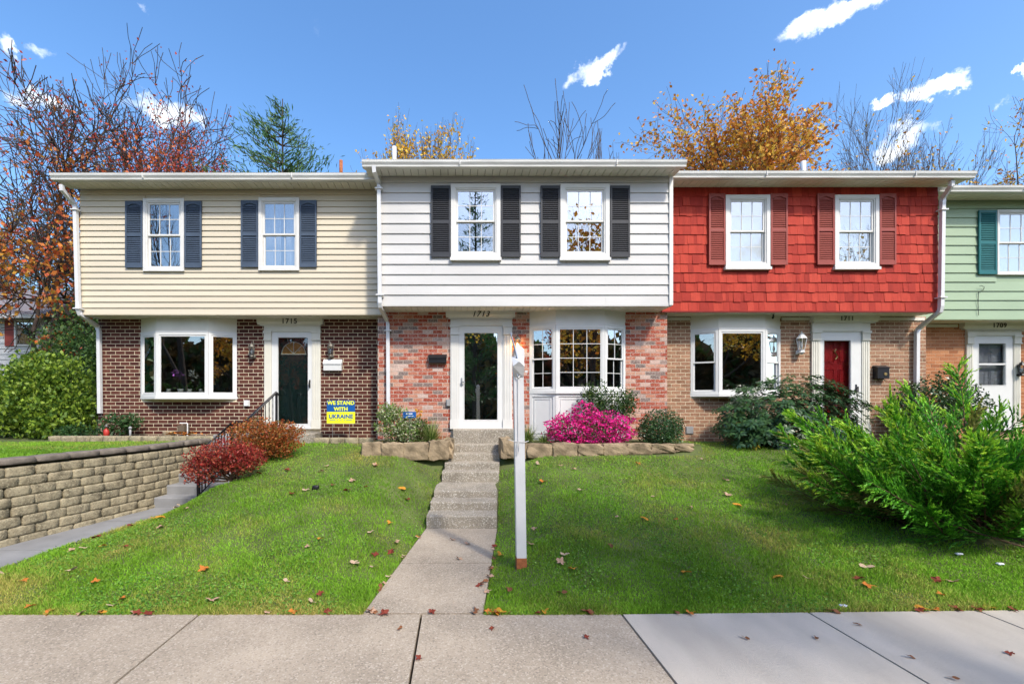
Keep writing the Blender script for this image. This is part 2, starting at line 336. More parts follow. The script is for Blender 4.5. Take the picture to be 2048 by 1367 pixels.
gy = np.unique(np.concatenate([np.linspace(-300, -10, 10), np.arange(-10, 3.8, .6), np.arange(3.8, 10.4, .07), np.arange(10.4, 16, .6), np.linspace(16, 400, 14)]))
GX, GY = np.meshgrid(gx, gy); nx, ny = len(gx), len(gy)
GV = np.stack([GX, GY, height(GX, GY)], -1).reshape(-1, 3)
ii = np.arange(nx * ny).reshape(ny, nx)
GF = np.stack([ii[:-1, :-1], ii[:-1, 1:], ii[1:, 1:], ii[1:, :-1]], -1).reshape(-1, 4)
m_ground = mat('lawn_soil', (.085, .105, .03), .95, .4, 2.0, .8, 60)
kind(link('ground', npmesh('ground', GV, GF, smooth=True), None, m_ground), 'structure')
# road behind the camera
kind(MB().box(-150, 150, -11, -1.2, -.30, -.115).build('road', M['asphalt']), 'structure')
# sidewalk slabs
sw = kind(MB().box(-30, 30, -1.05, 3.93, -.2, -.06).build('sidewalk', M['soil']), 'structure')
joints = [-9.8, -7.9, -6.0, -4.15, -2.25, -.315, 1.434, 3.09, 4.62, 6.3, 8.2, 10.1]
for a, b in zip(joints[:-1], joints[1:]):
    yb0 = 3.97 if a < 1.4 else 3.97 + .022 * (a - 1.4); yb1 = 3.97 if b < 1.5 else 3.97 + .022 * (b - 1.4)
    g = .010
    MB().poly([(a + g, -1.0), (b - g, -1.0), (b - g, yb1), (a + g, yb0)], -.055, 0.0).build('slab', M['aggregate'] if b < 1.5 else M['concrete_new'], sw)
# front path
pth = kind(MB().poly([(-.80, 4.0), (.17, 4.0), (.55, 6.66), (-.43, 6.66)], -.12, -.05).build('path', M['soil']), 'structure')
def path_slab(y0, y1):
    MB().poly([(float(path_x(-1, y0)), y0), (float(path_x(1, y0)), y0), (float(path_x(1, y1)), y1), (float(path_x(-1, y1)), y1)], -.045, .002).build('slab', M['aggregate'], pth)
path_slab(3.99, 5.24); path_slab(5.255, 6.70)
# walkway on the left
wk = kind(MB().poly([(-5.2, 3.6), (-5.2, 4.9), (-4.9, 7.5), (-5.0, 7.6)], -.12, -.03).build('walkway', M['soil']), 'structure')
for y0, y1 in ((3.6, 5.6), (5.612, 6.9), (6.912, 7.72)):
    ys = np.linspace(y0, y1, 6); L_ = [(float(wall_x(y)) + .02, y) for y in ys]; R_ = [(float(walk_x(y)), y) for y in ys]
    m_ = MB(); i = 0
    pts = R_ + L_[::-1]; k = len(pts)
    m_.v = [(x, y, -.1) for x, y in pts] + [(x, y, .02 * (y - 4) + .004) for x, y in pts]
    m_.f = [tuple(range(k))[::-1], tuple(range(k, 2 * k))] + [(j, (j + 1) % k, k + (j + 1) % k, k + j) for j in range(k)]
    m_.build('slab', M['concrete_grey'], wk)

# ------------------------------------------------------------------ house pieces
UNIT = bpy.data.meshes.new('unit_brick')
def unit_mesh(name, m):
    b = MB().box(-.5, .5, -.5, .5, -.5, .5); me = bpy.data.meshes.new(name); me.from_pydata(b.v, [], b.f); me.update(); me.materials.append(m); return me
def wedge_mesh(name, m, t0=.12):          # a lapped board or shingle: thick bottom edge, thin top; unit size, front towards -Y
    me = bpy.data.meshes.new(name)
    v = [(-.5, -1, -.5), (.5, -1, -.5), (.5, -t0, .5), (-.5, -t0, .5), (-.5, 0, -.5), (.5, 0, -.5), (.5, 0, .5), (-.5, 0, .5)]
    me.from_pydata(v, [], [(0, 1, 2, 3), (5, 4, 7, 6), (4, 5, 1, 0), (3, 2, 6, 7), (4, 0, 3, 7), (1, 5, 6, 2)]); me.update(); me.materials.append(m); return me
def piece(name, me, loc, scale, parent, rot=None):
    o = bpy.data.objects.new(name, me); COL.objects.link(o); o.location = loc; o.scale = scale
    if rot: o.rotation_euler = rot
    return par(o, parent)
def subtract(a, b, holes):
    out = [(a, b)]
    for h0, h1 in holes:
        nxt = []
        for s, e in out:
            if h1 <= s or h0 >= e: nxt.append((s, e)); continue
            if h0 > s: nxt.append((s, h0))
            if h1 < e: nxt.append((h1, e))
        out = nxt
    return out
def wall_mesh(Y, x0, x1, z0, z1, holes, thick):
    """wall slab with rectangular openings, front face at Y"""
    xs = sorted({x0, x1, *[v for h in holes for v in h[:2] if x0 < v < x1]}); zs = sorted({z0, z1, *[v for h in holes for v in h[2:] if z0 < v < z1]})
    b = MB()
    for i in range(len(xs) - 1):
        for j in range(len(zs) - 1):
            cx, cz = (xs[i] + xs[i + 1]) / 2, (zs[j] + zs[j + 1]) / 2
            if any(h[0] < cx < h[1] and h[2] < cz < h[3] for h in holes): continue
            b.box(xs[i], xs[i + 1], Y, Y + thick, zs[j], zs[j + 1])
    return b
BL, BH = .215, .082
def bricks(wall, Y, x0, x1, z0, z1, holes, m, hide=()):
    me = unit_mesh('brick', m); rest = MB(); rnd = random.Random(int(Y * 100 + x0 * 10)); todo = []
    for r in range(int(math.floor(z0 / BH)), int(math.ceil(z1 / BH))):
        za, zb = max(r * BH + .0065, z0), min((r + 1) * BH - .0065, z1)
        if zb - za < .015: continue
        hs_ = [(h[0], h[1]) for h in holes if h[2] < zb and h[3] > za]
        u0 = (r % 2) * .5 * BL; k0 = int(math.floor((x0 - u0) / BL))
        k = k0
        while u0 + k * BL < x1:
            a, b = max(u0 + k * BL + .0065, x0), min(u0 + (k + 1) * BL - .0065, x1); k += 1
            if b <= a: continue
            for s, e in subtract(a, b, hs_):
                if e - s > .02: todo.append((s, e, za, zb))
    def score(t):
        s, e, za, zb = t; v = (e - s)
        for h in hide:
            if h[0] < (s + e) / 2 < h[1] and h[2] < (za + zb) / 2 < h[3]: v -= 1
        return v
    todo.sort(key=score, reverse=True)
    for i, (s, e, za, zb) in enumerate(todo):
        pr = rnd.uniform(.003, .006)
        if i < 300: piece('brick', me, ((s + e) / 2, Y - pr + .02, (za + zb) / 2), (e - s, .04, zb - za), wall)
        else: rest.box(s, e, Y - pr, Y + .03, za, zb)
    if rest.v: kind(rest.build('brick', m, wall), 'stuff')
def boards(wall, Y, x0, x1, z0, z1, pitch, holes, m, joints=(), lip=.011):
    me = wedge_mesh('siding_board', m); rnd = random.Random(int(pitch * 1000)); z = z0; n = 0
    while z < z1 - .01:
        zt = min(z + pitch, z1); hs_ = [(h[0], h[1]) for h in holes if h[2] < zt - .004 and h[3] > z + .004]
        segs = subtract(x0, x1, hs_); out = []
        for s, e in segs:
            js = sorted(j for j in (rnd.uniform(x0, x1) for q in range(1)) if s + .6 < j < e - .6) if e - s > 2.5 and rnd.random() < .8 else []
            c = [s, *js, e]
            out += [(c[i] + (.0015 if i else 0), c[i + 1]) for i in range(len(c) - 1)]
        for s, e in out:
            if e - s > .02: piece('siding_board', me, ((s + e) / 2, Y + .016, (z + zt) / 2), (e - s, lip + .016 + rnd.uniform(0, .002), zt - z + .004), wall)
        z += pitch; n += 1
def shingles(wall, Y, x0, x1, z0, z1, pitch, holes, m):
    me = wedge_mesh('shingle', m, .3); rnd = random.Random(77); todo = []; z = z0
    while z < z1 - .02:
        zt = min(z + pitch, z1); x = x0
        while x < x1 - .01:
            w = rnd.choice([.07, .09, .11, .13, .15, .17, .2]) * rnd.uniform(.9, 1.1); e = min(x + w, x1)
            if x1 - e < .04: e = x1
            hs_ = [(h[0], h[1]) for h in holes if h[2] < zt - .02 and h[3] > z + .02]
            for s, q in subtract(x, e, hs_):
                if q - s > .015: todo.append((s + .0015, q - .0015, z + rnd.choice([0, 0, 0, -.006, -.014, .004]), zt + .012, rnd.uniform(.016, .024)))
            x = e
        z += pitch
    todo.sort(key=lambda t: t[1] - t[0], reverse=True)
    rest = MB(); tint = []
    for i, (s, e, za, zb, th) in enumerate(todo):
        if i < 300: piece('shingle', me, ((s + e) / 2, Y + .006, (za + zb) / 2), (e - s, th + .006, zb - za), wall)
        else:
            j = len(rest.v); n0 = Y + .006
            rest.v += [(s, n0 - th, za), (e, n0 - th, za), (e, n0 - th * .3, zb), (s, n0 - th * .3, zb), (s, n0, za), (e, n0, za), (e, n0, zb), (s, n0, zb)]
            rest.f += [tuple(j + q for q in f) for f in ((0, 1, 2, 3), (4, 5, 1, 0), (4, 0, 3, 7), (1, 5, 6, 2))]; tint += [rnd.random()] * 8
    if rest.v:
        o = kind(rest.build('shingle', m, wall), 'stuff'); a = o.data.attributes.new('tint', 'FLOAT', 'POINT'); a.data.foreach_set('value', tint)
def sash(fr, u0, u1, z0, z1, n, cols, rows, parent, mf, mg, w=.035, bar=.012):
    s = MB(fr).ring(u0, u1, z0, z1, w, n - .03, n).build('sash', mf, parent)
    a, b, c, d = u0 + w, u1 - w, z0 + w, z1 - w
    cw, rh = (b - a) / cols, (d - c) / rows
    if cols * rows > 1:
        g = MB(fr)
        for i in range(1, cols): g.box(a + i * cw - bar / 2, a + i * cw + bar / 2, n - .022, n - .006, c, d)
        for j in range(1, rows):
            for i in range(cols):
                g.box(a + i * cw + (bar / 2 if i else 0), a + (i + 1) * cw - (bar / 2 if i < cols - 1 else 0), n - .021, n - .007, c + j * rh - bar / 2, c + j * rh + bar / 2)
        g.build('muntin', mf, parent)
    for i in range(cols):
        for j in range(rows):
            MB(fr).box(a + i * cw, a + (i + 1) * cw, n - .018, n - .012, c + j * rh, c + (j + 1) * rh).build('pane', mg, parent)
def room(fr, u0, u1, z0, z1, depth, parent, n0=-.16, m=None):
    b = MB(fr); i = 0
    b.box(u0 - .3, u1 + .3, -depth - .02, -depth, z0 - .4, z1 + .3); b.box(u0 - .32, u0 - .3, -depth, n0, z0 - .4, z1 + .3); b.box(u1 + .3, u1 + .32, -depth, n0, z0 - .4, z1 + .3)
    b.box(u0 - .32, u1 + .32, -depth, n0, z1 + .3, z1 + .32); b.box(u0 - .32, u1 + .32, -depth, n0, z0 - .42, z0 - .4)
    return b.build('room', m or M['interior'], parent)
def hung_window(house, fr, u0, u1, z0, z1, mf, cas, glass=(3, 2, 3, 2), sill=True, fill=None, mg=None, mg2=None, wide=.02):
    """double hung window: casing, sill, two sashes, panes; returns the opening"""
    w = MB(fr); zb = z0 + (.06 if sill else 0)
    w.ring(u0, u1, zb, z1, cas, -.03, .045).ring(u0 + cas, u1 - cas, zb + cas, z1 - cas, .025, -.06, .03)
    win = w.build('window', mf, house)
    if sill: MB(fr).box(u0 - wide, u1 + wide, -.03, .07, z0, zb).build('sill', mf, win)
    a, b, c, d = u0 + cas + .027, u1 - cas - .027, zb + cas + .027, z1 - cas - .027; mid = (c + d) / 2
    sash(fr, a, b, mid - .015, d, .012, glass[0], glass[1], win, mf, mg or M['glass'])
    sash(fr, a, b, c, mid + .02, -.022, glass[2], glass[3], win, mf, mg2 or mg or M['glass'])
    room(fr, u0, u1, z0, z1, 1.6, win)
    if fill == 'blind':
        s = MB(fr); z = c
        while z < d: s.prism([(-.12, z), (-.085, z + .006), (-.085, z + .010), (-.12, z + .004)], a - .03, b + .03); s.box(a - .03, b + .03, -.122, -.120, z, z + .024); z += .024
        kind(s.build('blind', M['blind'], win), 'stuff')
    elif fill == 'curtain':
        s = MB(fr); k = 26
        for q, (p0, p1) in enumerate(((a - .05, a + (b - a) * .42), (a + (b - a) * .60, b + .05))):
            pts = [(p0 + (p1 - p0) * i / k, -.2 + .025 * math.sin(i * 1.9)) for i in range(k + 1)]
            for (ua, na), (ub, nb) in zip(pts[:-1], pts[1:]):
                j = len(s.v); s.v += [fr.pt(ua, na, c - .1), fr.pt(ub, nb, c - .1), fr.pt(ub, nb, d + .1), fr.pt(ua, na, d + .1)]; s.f.append((j, j + 1, j + 2, j + 3))
        s.build('curtain', M['curtain'], win)
    return (u0 + .02, u1 - .02, z0 + .02, z1 - .02)
def shutter(house, fr, u0, u1, z0, z1, m, arch=False, n0=.016):
    st = .035; zm = z0 + (z1 - z0) * .47
    f = MB(fr).box(u0, u0 + st, n0, n0 + .032, z0, z1).box(u1 - st, u1, n0, n0 + .032, z0, z1)
    f.box(u0 + st, u1 - st, n0, n0 + .030, z0, z0 + .09).box(u0 + st, u1 - st, n0, n0 + .030, z1 - .06, z1).box(u0 + st, u1 - st, n0, n0 + .030, zm, zm + .06)
    f.box(u0 + st, u1 - st, n0, n0 + .004, z0 + .09, z1 - .06)
    if arch:
        k = 8
        for i in range(k):
            a, b = u0 + st + (u1 - u0 - 2 * st) * i / k, u0 + st + (u1 - u0 - 2 * st) * (i + 1) / k
            hh = .05 * (abs((i + .5) / k * 2 - 1)) ** 1.5
            f.box(a, b, n0 + .004, n0 + .029, z1 - .06 - hh, z1 - .06)
    s = f.build('shutter', m, house); l = MB(fr)
    for za, zb in ((z0 + .09, zm), (zm + .06, z1 - .06 - (.03 if arch else 0))):
        z = za + .006
        while z < zb - .02: l.prism([(n0 + .005, z + .028), (n0 + .026, z), (n0 + .026, z + .006), (n0 + .005, z + .034)], u0 + st, u1 - st); z += .040
    kind(l.build('louver', m, s), 'stuff'); return s
def text_obj(name, txt, size, loc, m, parent, shear=0.0, bold=0.0, ext=.004, align='CENTER', space=1.0):
    cu = bpy.data.curves.new(name, 'FONT'); cu.body = txt; cu.size = size; cu.extrude = ext; cu.shear = shear; cu.offset = bold; cu.align_x = align; cu.align_y = 'CENTER'; cu.space_character = space
    t = bpy.data.objects.new(name + '_curve', cu); COL.objects.link(t); t.rotation_euler = (R(90), 0, 0); t.location = loc
    dg = bpy.context.evaluated_depsgraph_get(); dg.update(); me = bpy.data.meshes.new_from_object(t.evaluated_get(dg)); me.name = name
    o = bpy.data.objects.new(name, me); COL.objects.link(o); o.location = loc; o.rotation_euler = (R(90), 0, 0); me.materials.clear(); me.materials.append(m)
    bpy.data.objects.remove(t); return par(o, parent)
def soffit(house, x0, x1, y0, y1, z, m, w=.13, thick=.02):
    s = MB().box(x0, x1, y0, y1, z + thick, z + thick + .02).build('soffit', M['interior'], house); me = unit_mesh('soffit_panel', m)
    n = max(1, round((x1 - x0) / w)); w = (x1 - x0) / n
    for i in range(n): piece('soffit_panel', me, (x0 + (i + .5) * w, (y0 + y1) / 2, z + thick / 2 + .0), (w - .012, y1 - y0, thick), s)
    return s
def gutter(house, x0, x1, y, z, m):       # K-style gutter whose back stands at y
    g = .12
    prof = [(0, z - .12), (-.08, z - .12), (-.085, z - .09), (-.115, z - .045), (-.12, z - .012), (-.125, z), (-.115, z), (-.108, z - .012), (-.075, z - .11), (-.004, z - .11), (-.004, z), (0, z)]
    b = MB(); i = 0; pr = [(y + n, zz) for n, zz in prof]; k = len(pr)
    b.v = [(x0, a, c) for a, c in pr] + [(x1, a, c) for a, c in pr]
    b.f = [(j, (j + 1) % k, k + (j + 1) % k, k + j) for j in range(k)] + [tuple(range(k))[::-1], tuple(range(k, 2 * k))]
    o = b.build('gutter', m, house)
    jt = MB(); x = x0 + 1.9
    while x < x1 - .5: jt.box(x, x + .012, y - .128, y - .07, z - .10, z + .002); x += 3.05
    jt.build('joint_clip', m, o); return o
def downspout(house, pts, m, bands=(), w=.038):
    d = MB().tube(pts, w * 1.35, 4, 1.0)
    o = d.build('downspout', m, house)
    for p in bands:
        MB().box(p[0] - .075, p[0] + .075, p[1] - .062, p[1] + .062, p[2] - .012, p[2] + .012).build('strap', m, o)
    return o
def roof(house, x0, x1, ye, yb, ze, pitch=.24):
    ym = (ye + yb) / 2; zr = ze + (ym - ye) * pitch
    b = MB(); pr = [(ye, ze), (ym, zr), (yb, ze), (yb, ze - .1), (ym, zr - .1), (ye, ze - .02)]; k = 6
    b.v = [(x0, a, c) for a, c in pr] + [(x1, a, c) for a, c in pr]
    b.f = [(j, (j + 1) % k, k + (j + 1) % k, k + j) for j in range(k)] + [tuple(range(k))[::-1], tuple(range(k, 2 * k))]
    r = b.build('roof', M['roofing'], house)
    MB().prism([(-(ye + .5), ze - .16), (-(yb - .3), ze - .16), (-ym, zr - .12)], x0 + .2, x1 - .2)
    g = MB(); g.v = [(x, a, c) for x in (x0 + .16, x1 - .16) for a, c in ((ye + .5, ze - .15), (yb - .3, ze - .15), (ym, zr - .11))]; g.f = [(0, 1, 2), (5, 4, 3), (0, 3, 4, 1)]
    g.build('gable', M['white_siding'], house); return r
def shell(house, x0, x1, Yu, Yb, zmid, ztop, yback=18.0, z0=.6):
    """side, back and floor walls behind the facade"""
    b = MB().box(x0, x0 + .12, Yb + .16, yback, z0, ztop).box(x1 - .12, x1, Yb + .16, yback, z0, ztop).box(x0 + .12, x1 - .12, yback - .12, yback, z0, ztop)
    b.box(x0 + .12, x1 - .12, Yu + .16, yback - .12, zmid - .02, zmid + .1).box(x0, x0 + .12, Yu + .16, Yb + .159, zmid + .05, ztop).box(x1 - .12, x1, Yu + .16, Yb + .159, zmid + .05, ztop)
    b.box(x0 + .12, x1 - .12, Yu + .16, yback - .12, ztop - .1, ztop - .02)
    b.build('rear_walls', M['white_siding'], house)
def entry(house, fr, uh0, uh1, p, zt, zb, zdoor, d0, d1, m, dent=False, number=None, shear=0.0, nsize=.15):
    """door surround: header, frieze, pilasters. p = (l0,l1,r0,r1) pilaster edges, d0..d1 the door opening"""
    hz = zt - .17; b = MB(fr)
    b.prism([(0, hz + .03), (.09, hz + .03), (.13, hz + .08), (.135, zt), (0, zt)], uh0, uh1)
    b.prism([(0, hz), (.085, hz), (.085, hz + .03), (0, hz + .03)], uh0 + .05, uh1 - .05)
    b.box(p[0], p[3], 0, .06, zdoor + .02, hz)
    for a, c in ((p[0], p[1]), (p[2], p[3])):
        b.box(a - .015, c + .015, .0, .083, zdoor - .03, zdoor + .02).box(a, c, 0, .065, zdoor - .16, zdoor - .03)
        b.box(a - .008, c + .008, 0, .075, zdoor - .19, zdoor - .16).box(a, c, 0, .045, zb + .2, zdoor - .19).box(a - .01, c + .01, 0, .07, zb, zb + .2)
        w = (c - a) / 7
        for i in (1, 3, 5): b.box(a + i * w, a + (i + 1) * w, .045, .054, zb + .22, zdoor - .21)
    if dent:
        u = uh0 + .1
        while u < uh1 - .12: b.box(u, u + .022, .06, .078, hz - .05, hz - .01); u += .042
    b.box(p[1], p[2], .0, .05, zdoor - .001, zdoor + .02)
    s = b.build('door_surround', m, house)
    if number: text_obj('house_number', number, nsize, fr.pt((uh0 + uh1) / 2, .139, zt - .085), M['number'], s, shear, .002, .004, space=1.15)
    return s
def storm_door(house, fr, u0, u1, z0, z1, g, m, mg, handle='l', mid=None, hm=None):
    """frame with glass g=(u0,u1,z0,z1)"""
    b = MB(fr).box(u0, g[0], -.02, .03, z0, z1).box(g[1], u1, -.02, .03, z0, z1).box(g[0], g[1], -.02, .03, z0, g[2]).box(g[0], g[1], -.02, .03, g[3], z1)
    b.ring(g[0] - .02, g[1] + .02, g[2] - .02, g[3] + .02, .012, .03, .036)
    if mid: b.box(g[0], g[1], -.018, .028, mid - .02, mid + .02)
    d = b.build('door', m, house)
    for za, zb in ([(g[2], g[3])] if not mid else [(g[2], mid - .02), (mid + .02, g[3])]):
        MB(fr).box(g[0], g[1], .0, .006, za, zb).build('pane', mg, d)
    hu = (u0 + g[0]) / 2 if handle == 'l' else (g[1] + u1) / 2; zz = z0 + .98
    h = MB(fr).box(hu - .015, hu + .015, .03, .042, zz - .09, zz + .09).box(hu - .01, hu + .01, .042, .075, zz - .01, zz + .01)
    h.box(hu - .011, hu + (.07 if handle == 'l' else .011), .075, .09, zz - .012, zz + .012) if handle == 'l' else h.box(hu - .011, hu + .011, .075, .09, zz - .08, zz + .04)
    h.build('handle', hm or M['steel'], d); return d
def panel_door(house, fr, u0, u1, z0, z1, m, fan=False, n=-.1):
    d = MB(fr).box(u0, u1, n - .05, n, z0, z1).build('inner_door', m, house); w = (u1 - u0)
    rows = [(z0 + .18, z0 + .75), (z0 + .9, z0 + 1.42)] + ([] if fan else [(z0 + 1.55, z1 - .15)])
    for za, zb in rows:
        for a, c in ((u0 + .12 * w, u0 + .45 * w), (u0 + .55 * w, u0 + .88 * w)):
            MB(fr).ring(a, c, za, zb, .018, n, n + .012).box(a + .04, c - .04, n, n + .014, za + .04, zb - .04).build('door_panel', m, d)
    if fan:
        cu, cz, r = (u0 + u1) / 2, z1 - .46, .27; b = MB(fr); k = 14
        pts = [(cu + r * math.cos(math.pi * i / k), cz + r * math.sin(math.pi * i / k)) for i in range(k + 1)]
        j = len(b.v); b.v += [fr.pt(u, n + .004, z) for u, z in pts]; b.f.append(tuple(range(j, j + k + 1)))
        b.build('fanlight', mat('amber_glass', (.42, .22, .08), .2, .3, 9), d)
        g = MB(fr).box(cu - r - .02, cu + r + .02, n + .004, n + .02, cz - .018, cz)
        for t in (45, 90, 135):
            e = (cu + r * math.cos(R(t)), cz + r * math.sin(R(t))); g.tube([fr.pt(cu, n + .012, cz), fr.pt(e[0], n + .012, e[1])], .008, 4)
        for i in range(k): g.tube([fr.pt(pts[i][0], n + .012, pts[i][1]), fr.pt(pts[i + 1][0], n + .012, pts[i + 1][1])], .010, 4)
        g.build('fanlight_bar', M['cream_trim'], d)
    return d
def bay(house, YB, xl, xr, dx, p, ztop, zhead, zsill, m, mtop, lights, zbase=None, fills=None, mg=None):
    """three-sided bay: fascia above, windows, sill, optional base panels. lights = per facet (cols, rows_top, rows_bottom or None)"""
    pl = [(xl, YB), (xl + dx, YB - p), (xr - dx, YB - p), (xr, YB)]
    body = MB().poly([(xl, YB + .05), (xl, YB), (xl + dx, YB - p), (xr - dx, YB - p), (xr, YB), (xr, YB + .05)], zhead, ztop).build('bay_window', mtop, house)
    MB().poly([(xl - .02, YB + .0), (xl + dx - .01, YB - p - .04), (xr - dx + .01, YB - p - .04), (xr + .02, YB)], zsill - .06, zsill).build('sill', m, body)
    for k in range(3):
        a, b = pl[k], pl[k + 1]; fr = Frame(*a, b[0] - a[0], b[1] - a[1]); L_ = fr.len; cols, rt, rb = lights[k]
        e0, e1 = (.01, .045) if k == 0 else ((.045, .045) if k == 1 else (.045, .01))
        MB(fr).ring(e0 * 0 + .002, L_ - .002, zsill, zhead, .055, -.05, .012).build('frame', m, body)
        MB(fr).box(-.0, L_, .0, .018, zhead + .002, zhead + .03).build('head_trim', m, body)
        u0, u1, z0, z1 = .058, L_ - .058, zsill + .058, zhead - .058
        gm = (mg[k] if mg else M['glass'])
        if rb:
            mid = z0 + (z1 - z0) * .49; sash(fr, u0, u1, mid - .01, z1, .0, cols, rt, body, m, gm, .03); sash(fr, u0, u1, z0, mid + .02, -.031, cols, rb, body, m, M['screen_glass'], .03)
        else: sash(fr, u0, u1, z0, z1, .0, cols, rt, body, m, gm, .03)
        if zbase is not None:
            MB(fr).box(0.002, L_ - .002, -.05, -.012, zbase, zsill - .06).ring(.002, L_ - .002, zbase + .12, zsill - .062, .06, -.012, .006).ring(.10, L_ - .10, zbase + .22, zsill - .16, .02, -.012, -.002).build('base_panel', m, body)
    r = MB(); x0, x1, zb, zt = xl - .2, xr + .2, zsill - .3, zhead + .2; yb = YB + 2.2
    r.box(x0, x1, yb, yb + .02, zb, zt).box(x0 - .02, x0, YB + .16, yb, zb, zt).box(x1, x1 + .02, YB + .16, yb, zb, zt).box(x0, x1, YB + .16, yb, zt, zt + .02).box(x0, x1, YB + .16, yb, zb - .02, zb)
    r.build('room', M['interior'], body)
    return body

# ------------------------------------------------------------------ house 1713 (white, in the middle)
def front(Y): return Frame(0, Y, 1, 0)
def px_box(a, b, c, d, Y): return ax(a, Y), ax(b, Y), az(d, Y), az(c, Y)      # px left,right,top,bottom -> u0,u1,z0,z1
GZ = .85
def build_house(name, label, YU, YB, xu, xb, zb, zs, ztop, siding, wins, shut, msh, arch, entrycfg, baycfg, mbrick, mmortar, eave_x, over, wallhide=(), mtrim='white_trim', pitch=.2, msoff='soffit', upper='board', cas=.075, mfr='white_trim', glass=(3, 2, 3, 2), fills=None, sill=True, mgs=None, corner=None):
    H = thing(name, ((xu[0] + xu[1]) / 2, YB, 1.0), label, 'house')
    fu, fb = front(YU), front(YB); holes = []
    for i, w in enumerate(wins):
        u0, u1, z0, z1 = px_box(*w, YU)
        holes.append(hung_window(H, fu, u0, u1, z0, z1, M[mfr], cas, glass, sill, (fills or [None] * 9)[i], mgs[i] if mgs else None, M['glass']))
    for s in shut:
        u0, u1, z0, z1 = px_box(*s, YU); shutter(H, fu, u0, u1, z0, z1, msh, arch)
    wu = wall_mesh(YU + .016, xu[0], xu[1], zb + .02, zs + .1, holes, .15).build('upper_wall', M['red_backing'] if upper == 'shingle' else siding, H)
    if upper == 'shingle': shingles(wu, YU + .016, xu[0], xu[1], zb, zs, pitch, holes, siding)
    else: boards(wu, YU, xu[0] + (.055 if corner else 0), xu[1] - (.055 if corner else 0), zb, zs, pitch, holes, siding)
    if corner:
        for a, b in ((xu[0] - .02, xu[0] + .055), (xu[1] - .055, xu[1] + .02)): MB().box(a, b, YU - .03, YU + .1, zb - .01, zs + .0).build('corner_board', M[mtrim], H)
    MB().box(xu[0], xu[1], YU - .014, YU + .05, zb - .03, zb - .002).build('bottom_trim', siding if upper != 'shingle' else M['red_backing'], H)
    soffit(H, xu[0], xu[1], YU + .05, YB - .0, zb - .03, M[msoff])
    soffit(H, eave_x[0] + .03, eave_x[1] - .03, YU - over, YU - .02, zs - .02, M[msoff], .15)
    MB().box(eave_x[0], eave_x[1], YU - over - .02, YU - over, zs - .04, zs + .1).build('fascia', M['gutter'], H)
    gutter(H, eave_x[0], eave_x[1], YU - over - .02, ztop, M['gutter'])
    roof(H, eave_x[0] + .04, eave_x[1] - .04, YU - over - .06, 18.3, ztop + .02)
    shell(H, xu[0] + .002, xu[1] - .002, YU, YB, zb, zs + .1)
    e = entrycfg; u = [ax(v, YB) for v in e['p']]; zt, zd, zf = az(e['top'], YB), az(e['door'][2], YB), az(e['door'][3], YB)
    zt = min(zt, zb - .012)
    entry(H, fb, ax(e['head'][0], YB), ax(e['head'][1], YB), u, zt, zf, zd, 0, 0, M[mtrim], e.get('dent', False), e['num'], e.get('shear', 0), e.get('nsize', .15))
    g = px_box(*e['glass'], YB); d0, d1 = u[1] + .004, u[2] - .004
    storm_door(H, fb, d0, d1, zf + .035, zd - .003, g, M['vinyl_white'], e['mg'], e.get('handle', 'l'), az(e['mid'], YB) if 'mid' in e else None, e.get('hm'))
    MB(fb).box(d0, d1, -.15, .06, zf, zf + .033).build('threshold', M['vinyl_white'], H)
    if 'inner' in e: panel_door(H, fb, d0 + .02, d1 - .02, zf + .04, zd - .02, e['inner'], e.get('fan', False))
    room(fb, d0 + .31, d1 - .31, zf + .45, zd - .31, 1.2, H, -.16).name = 'hall'
    dh = (d0 - .01, d1 + .01, zf - .01, zd + .01)
    b = baycfg; bx0, bx1 = ax(b['x'][0], YB), ax(b['x'][1], YB); p = .24
    zbt = zb - .012; zh, zsl = az(b['head'], YB - p * .5), az(b['sill'], YB - p)
    bw = bay(H, YB, bx0, bx1, (bx1 - bx0) * b.get('k', .245), p, zbt, zh, zsl, M['vinyl_white'], M[mtrim], b['lights'], b.get('base'), None, b.get('mg'))
    bh = (bx0 + .03, bx1 - .03, zsl - .02 if b.get('base') is None else GZ, zbt)
    wl = wall_mesh(YB, xb[0], xb[1], GZ - .1, zb - .02, [dh, bh], .16).build('brick_wall', mmortar, H)
    skip = [(u[0] - .0, u[3] + .0, zf - .3, zd + .3), (bx0, bx1, zsl - .06 if b.get('base') is None else GZ, zbt + .1)]
    bricks(wl, YB, xb[0], xb[1], GZ, zb - .03, skip, mbrick, wallhide)
    return H, bw
YU3, YB3 = 9.3, 9.9
H3, bay3 = build_house('town_house', 'white sided row house with charcoal shutters, number 1713, in the middle of the row', YU3, YB3,
    (-1.615, 4.374), (-1.735, 4.56), 3.86, 6.50, 6.58, M['white_siding'],
    [(902, 1000.5, 369, 522), (1120, 1218, 369, 522)], [(862, 901, 373, 515), (1001.5, 1041, 373, 515), (1080.6, 1119, 373, 515), (1219.5, 1258.5, 373, 515)], M['charcoal_shutter'], False,
    dict(head=(892, 1029), p=(901, 917.7, 1006, 1023.7), top=619, door=(917, 1006, 652, 857), glass=(928.7, 994.5, 666, 838.8), mg=M['glass_dark'], inner=M['door_dark'], dent=True, num='1713', shear=.28, nsize=.17),
    dict(x=(1059, 1250), head=652, sill=781, lights=((2, 2, 2), (3, 4, None), (2, 2, 2)), base=.98, k=.25, mg=(M['glass_dark'],) * 3),
    M['brick_mixed'], M['mortar_grey'], (-1.86, 4.46), .33, mtrim='white_trim', pitch=.2085, msoff='soffit_white', cas=.085, corner=True, mgs=[M['glass_dark'], M['glass_dark']])
YU5, YB5 = 9.8, 10.3
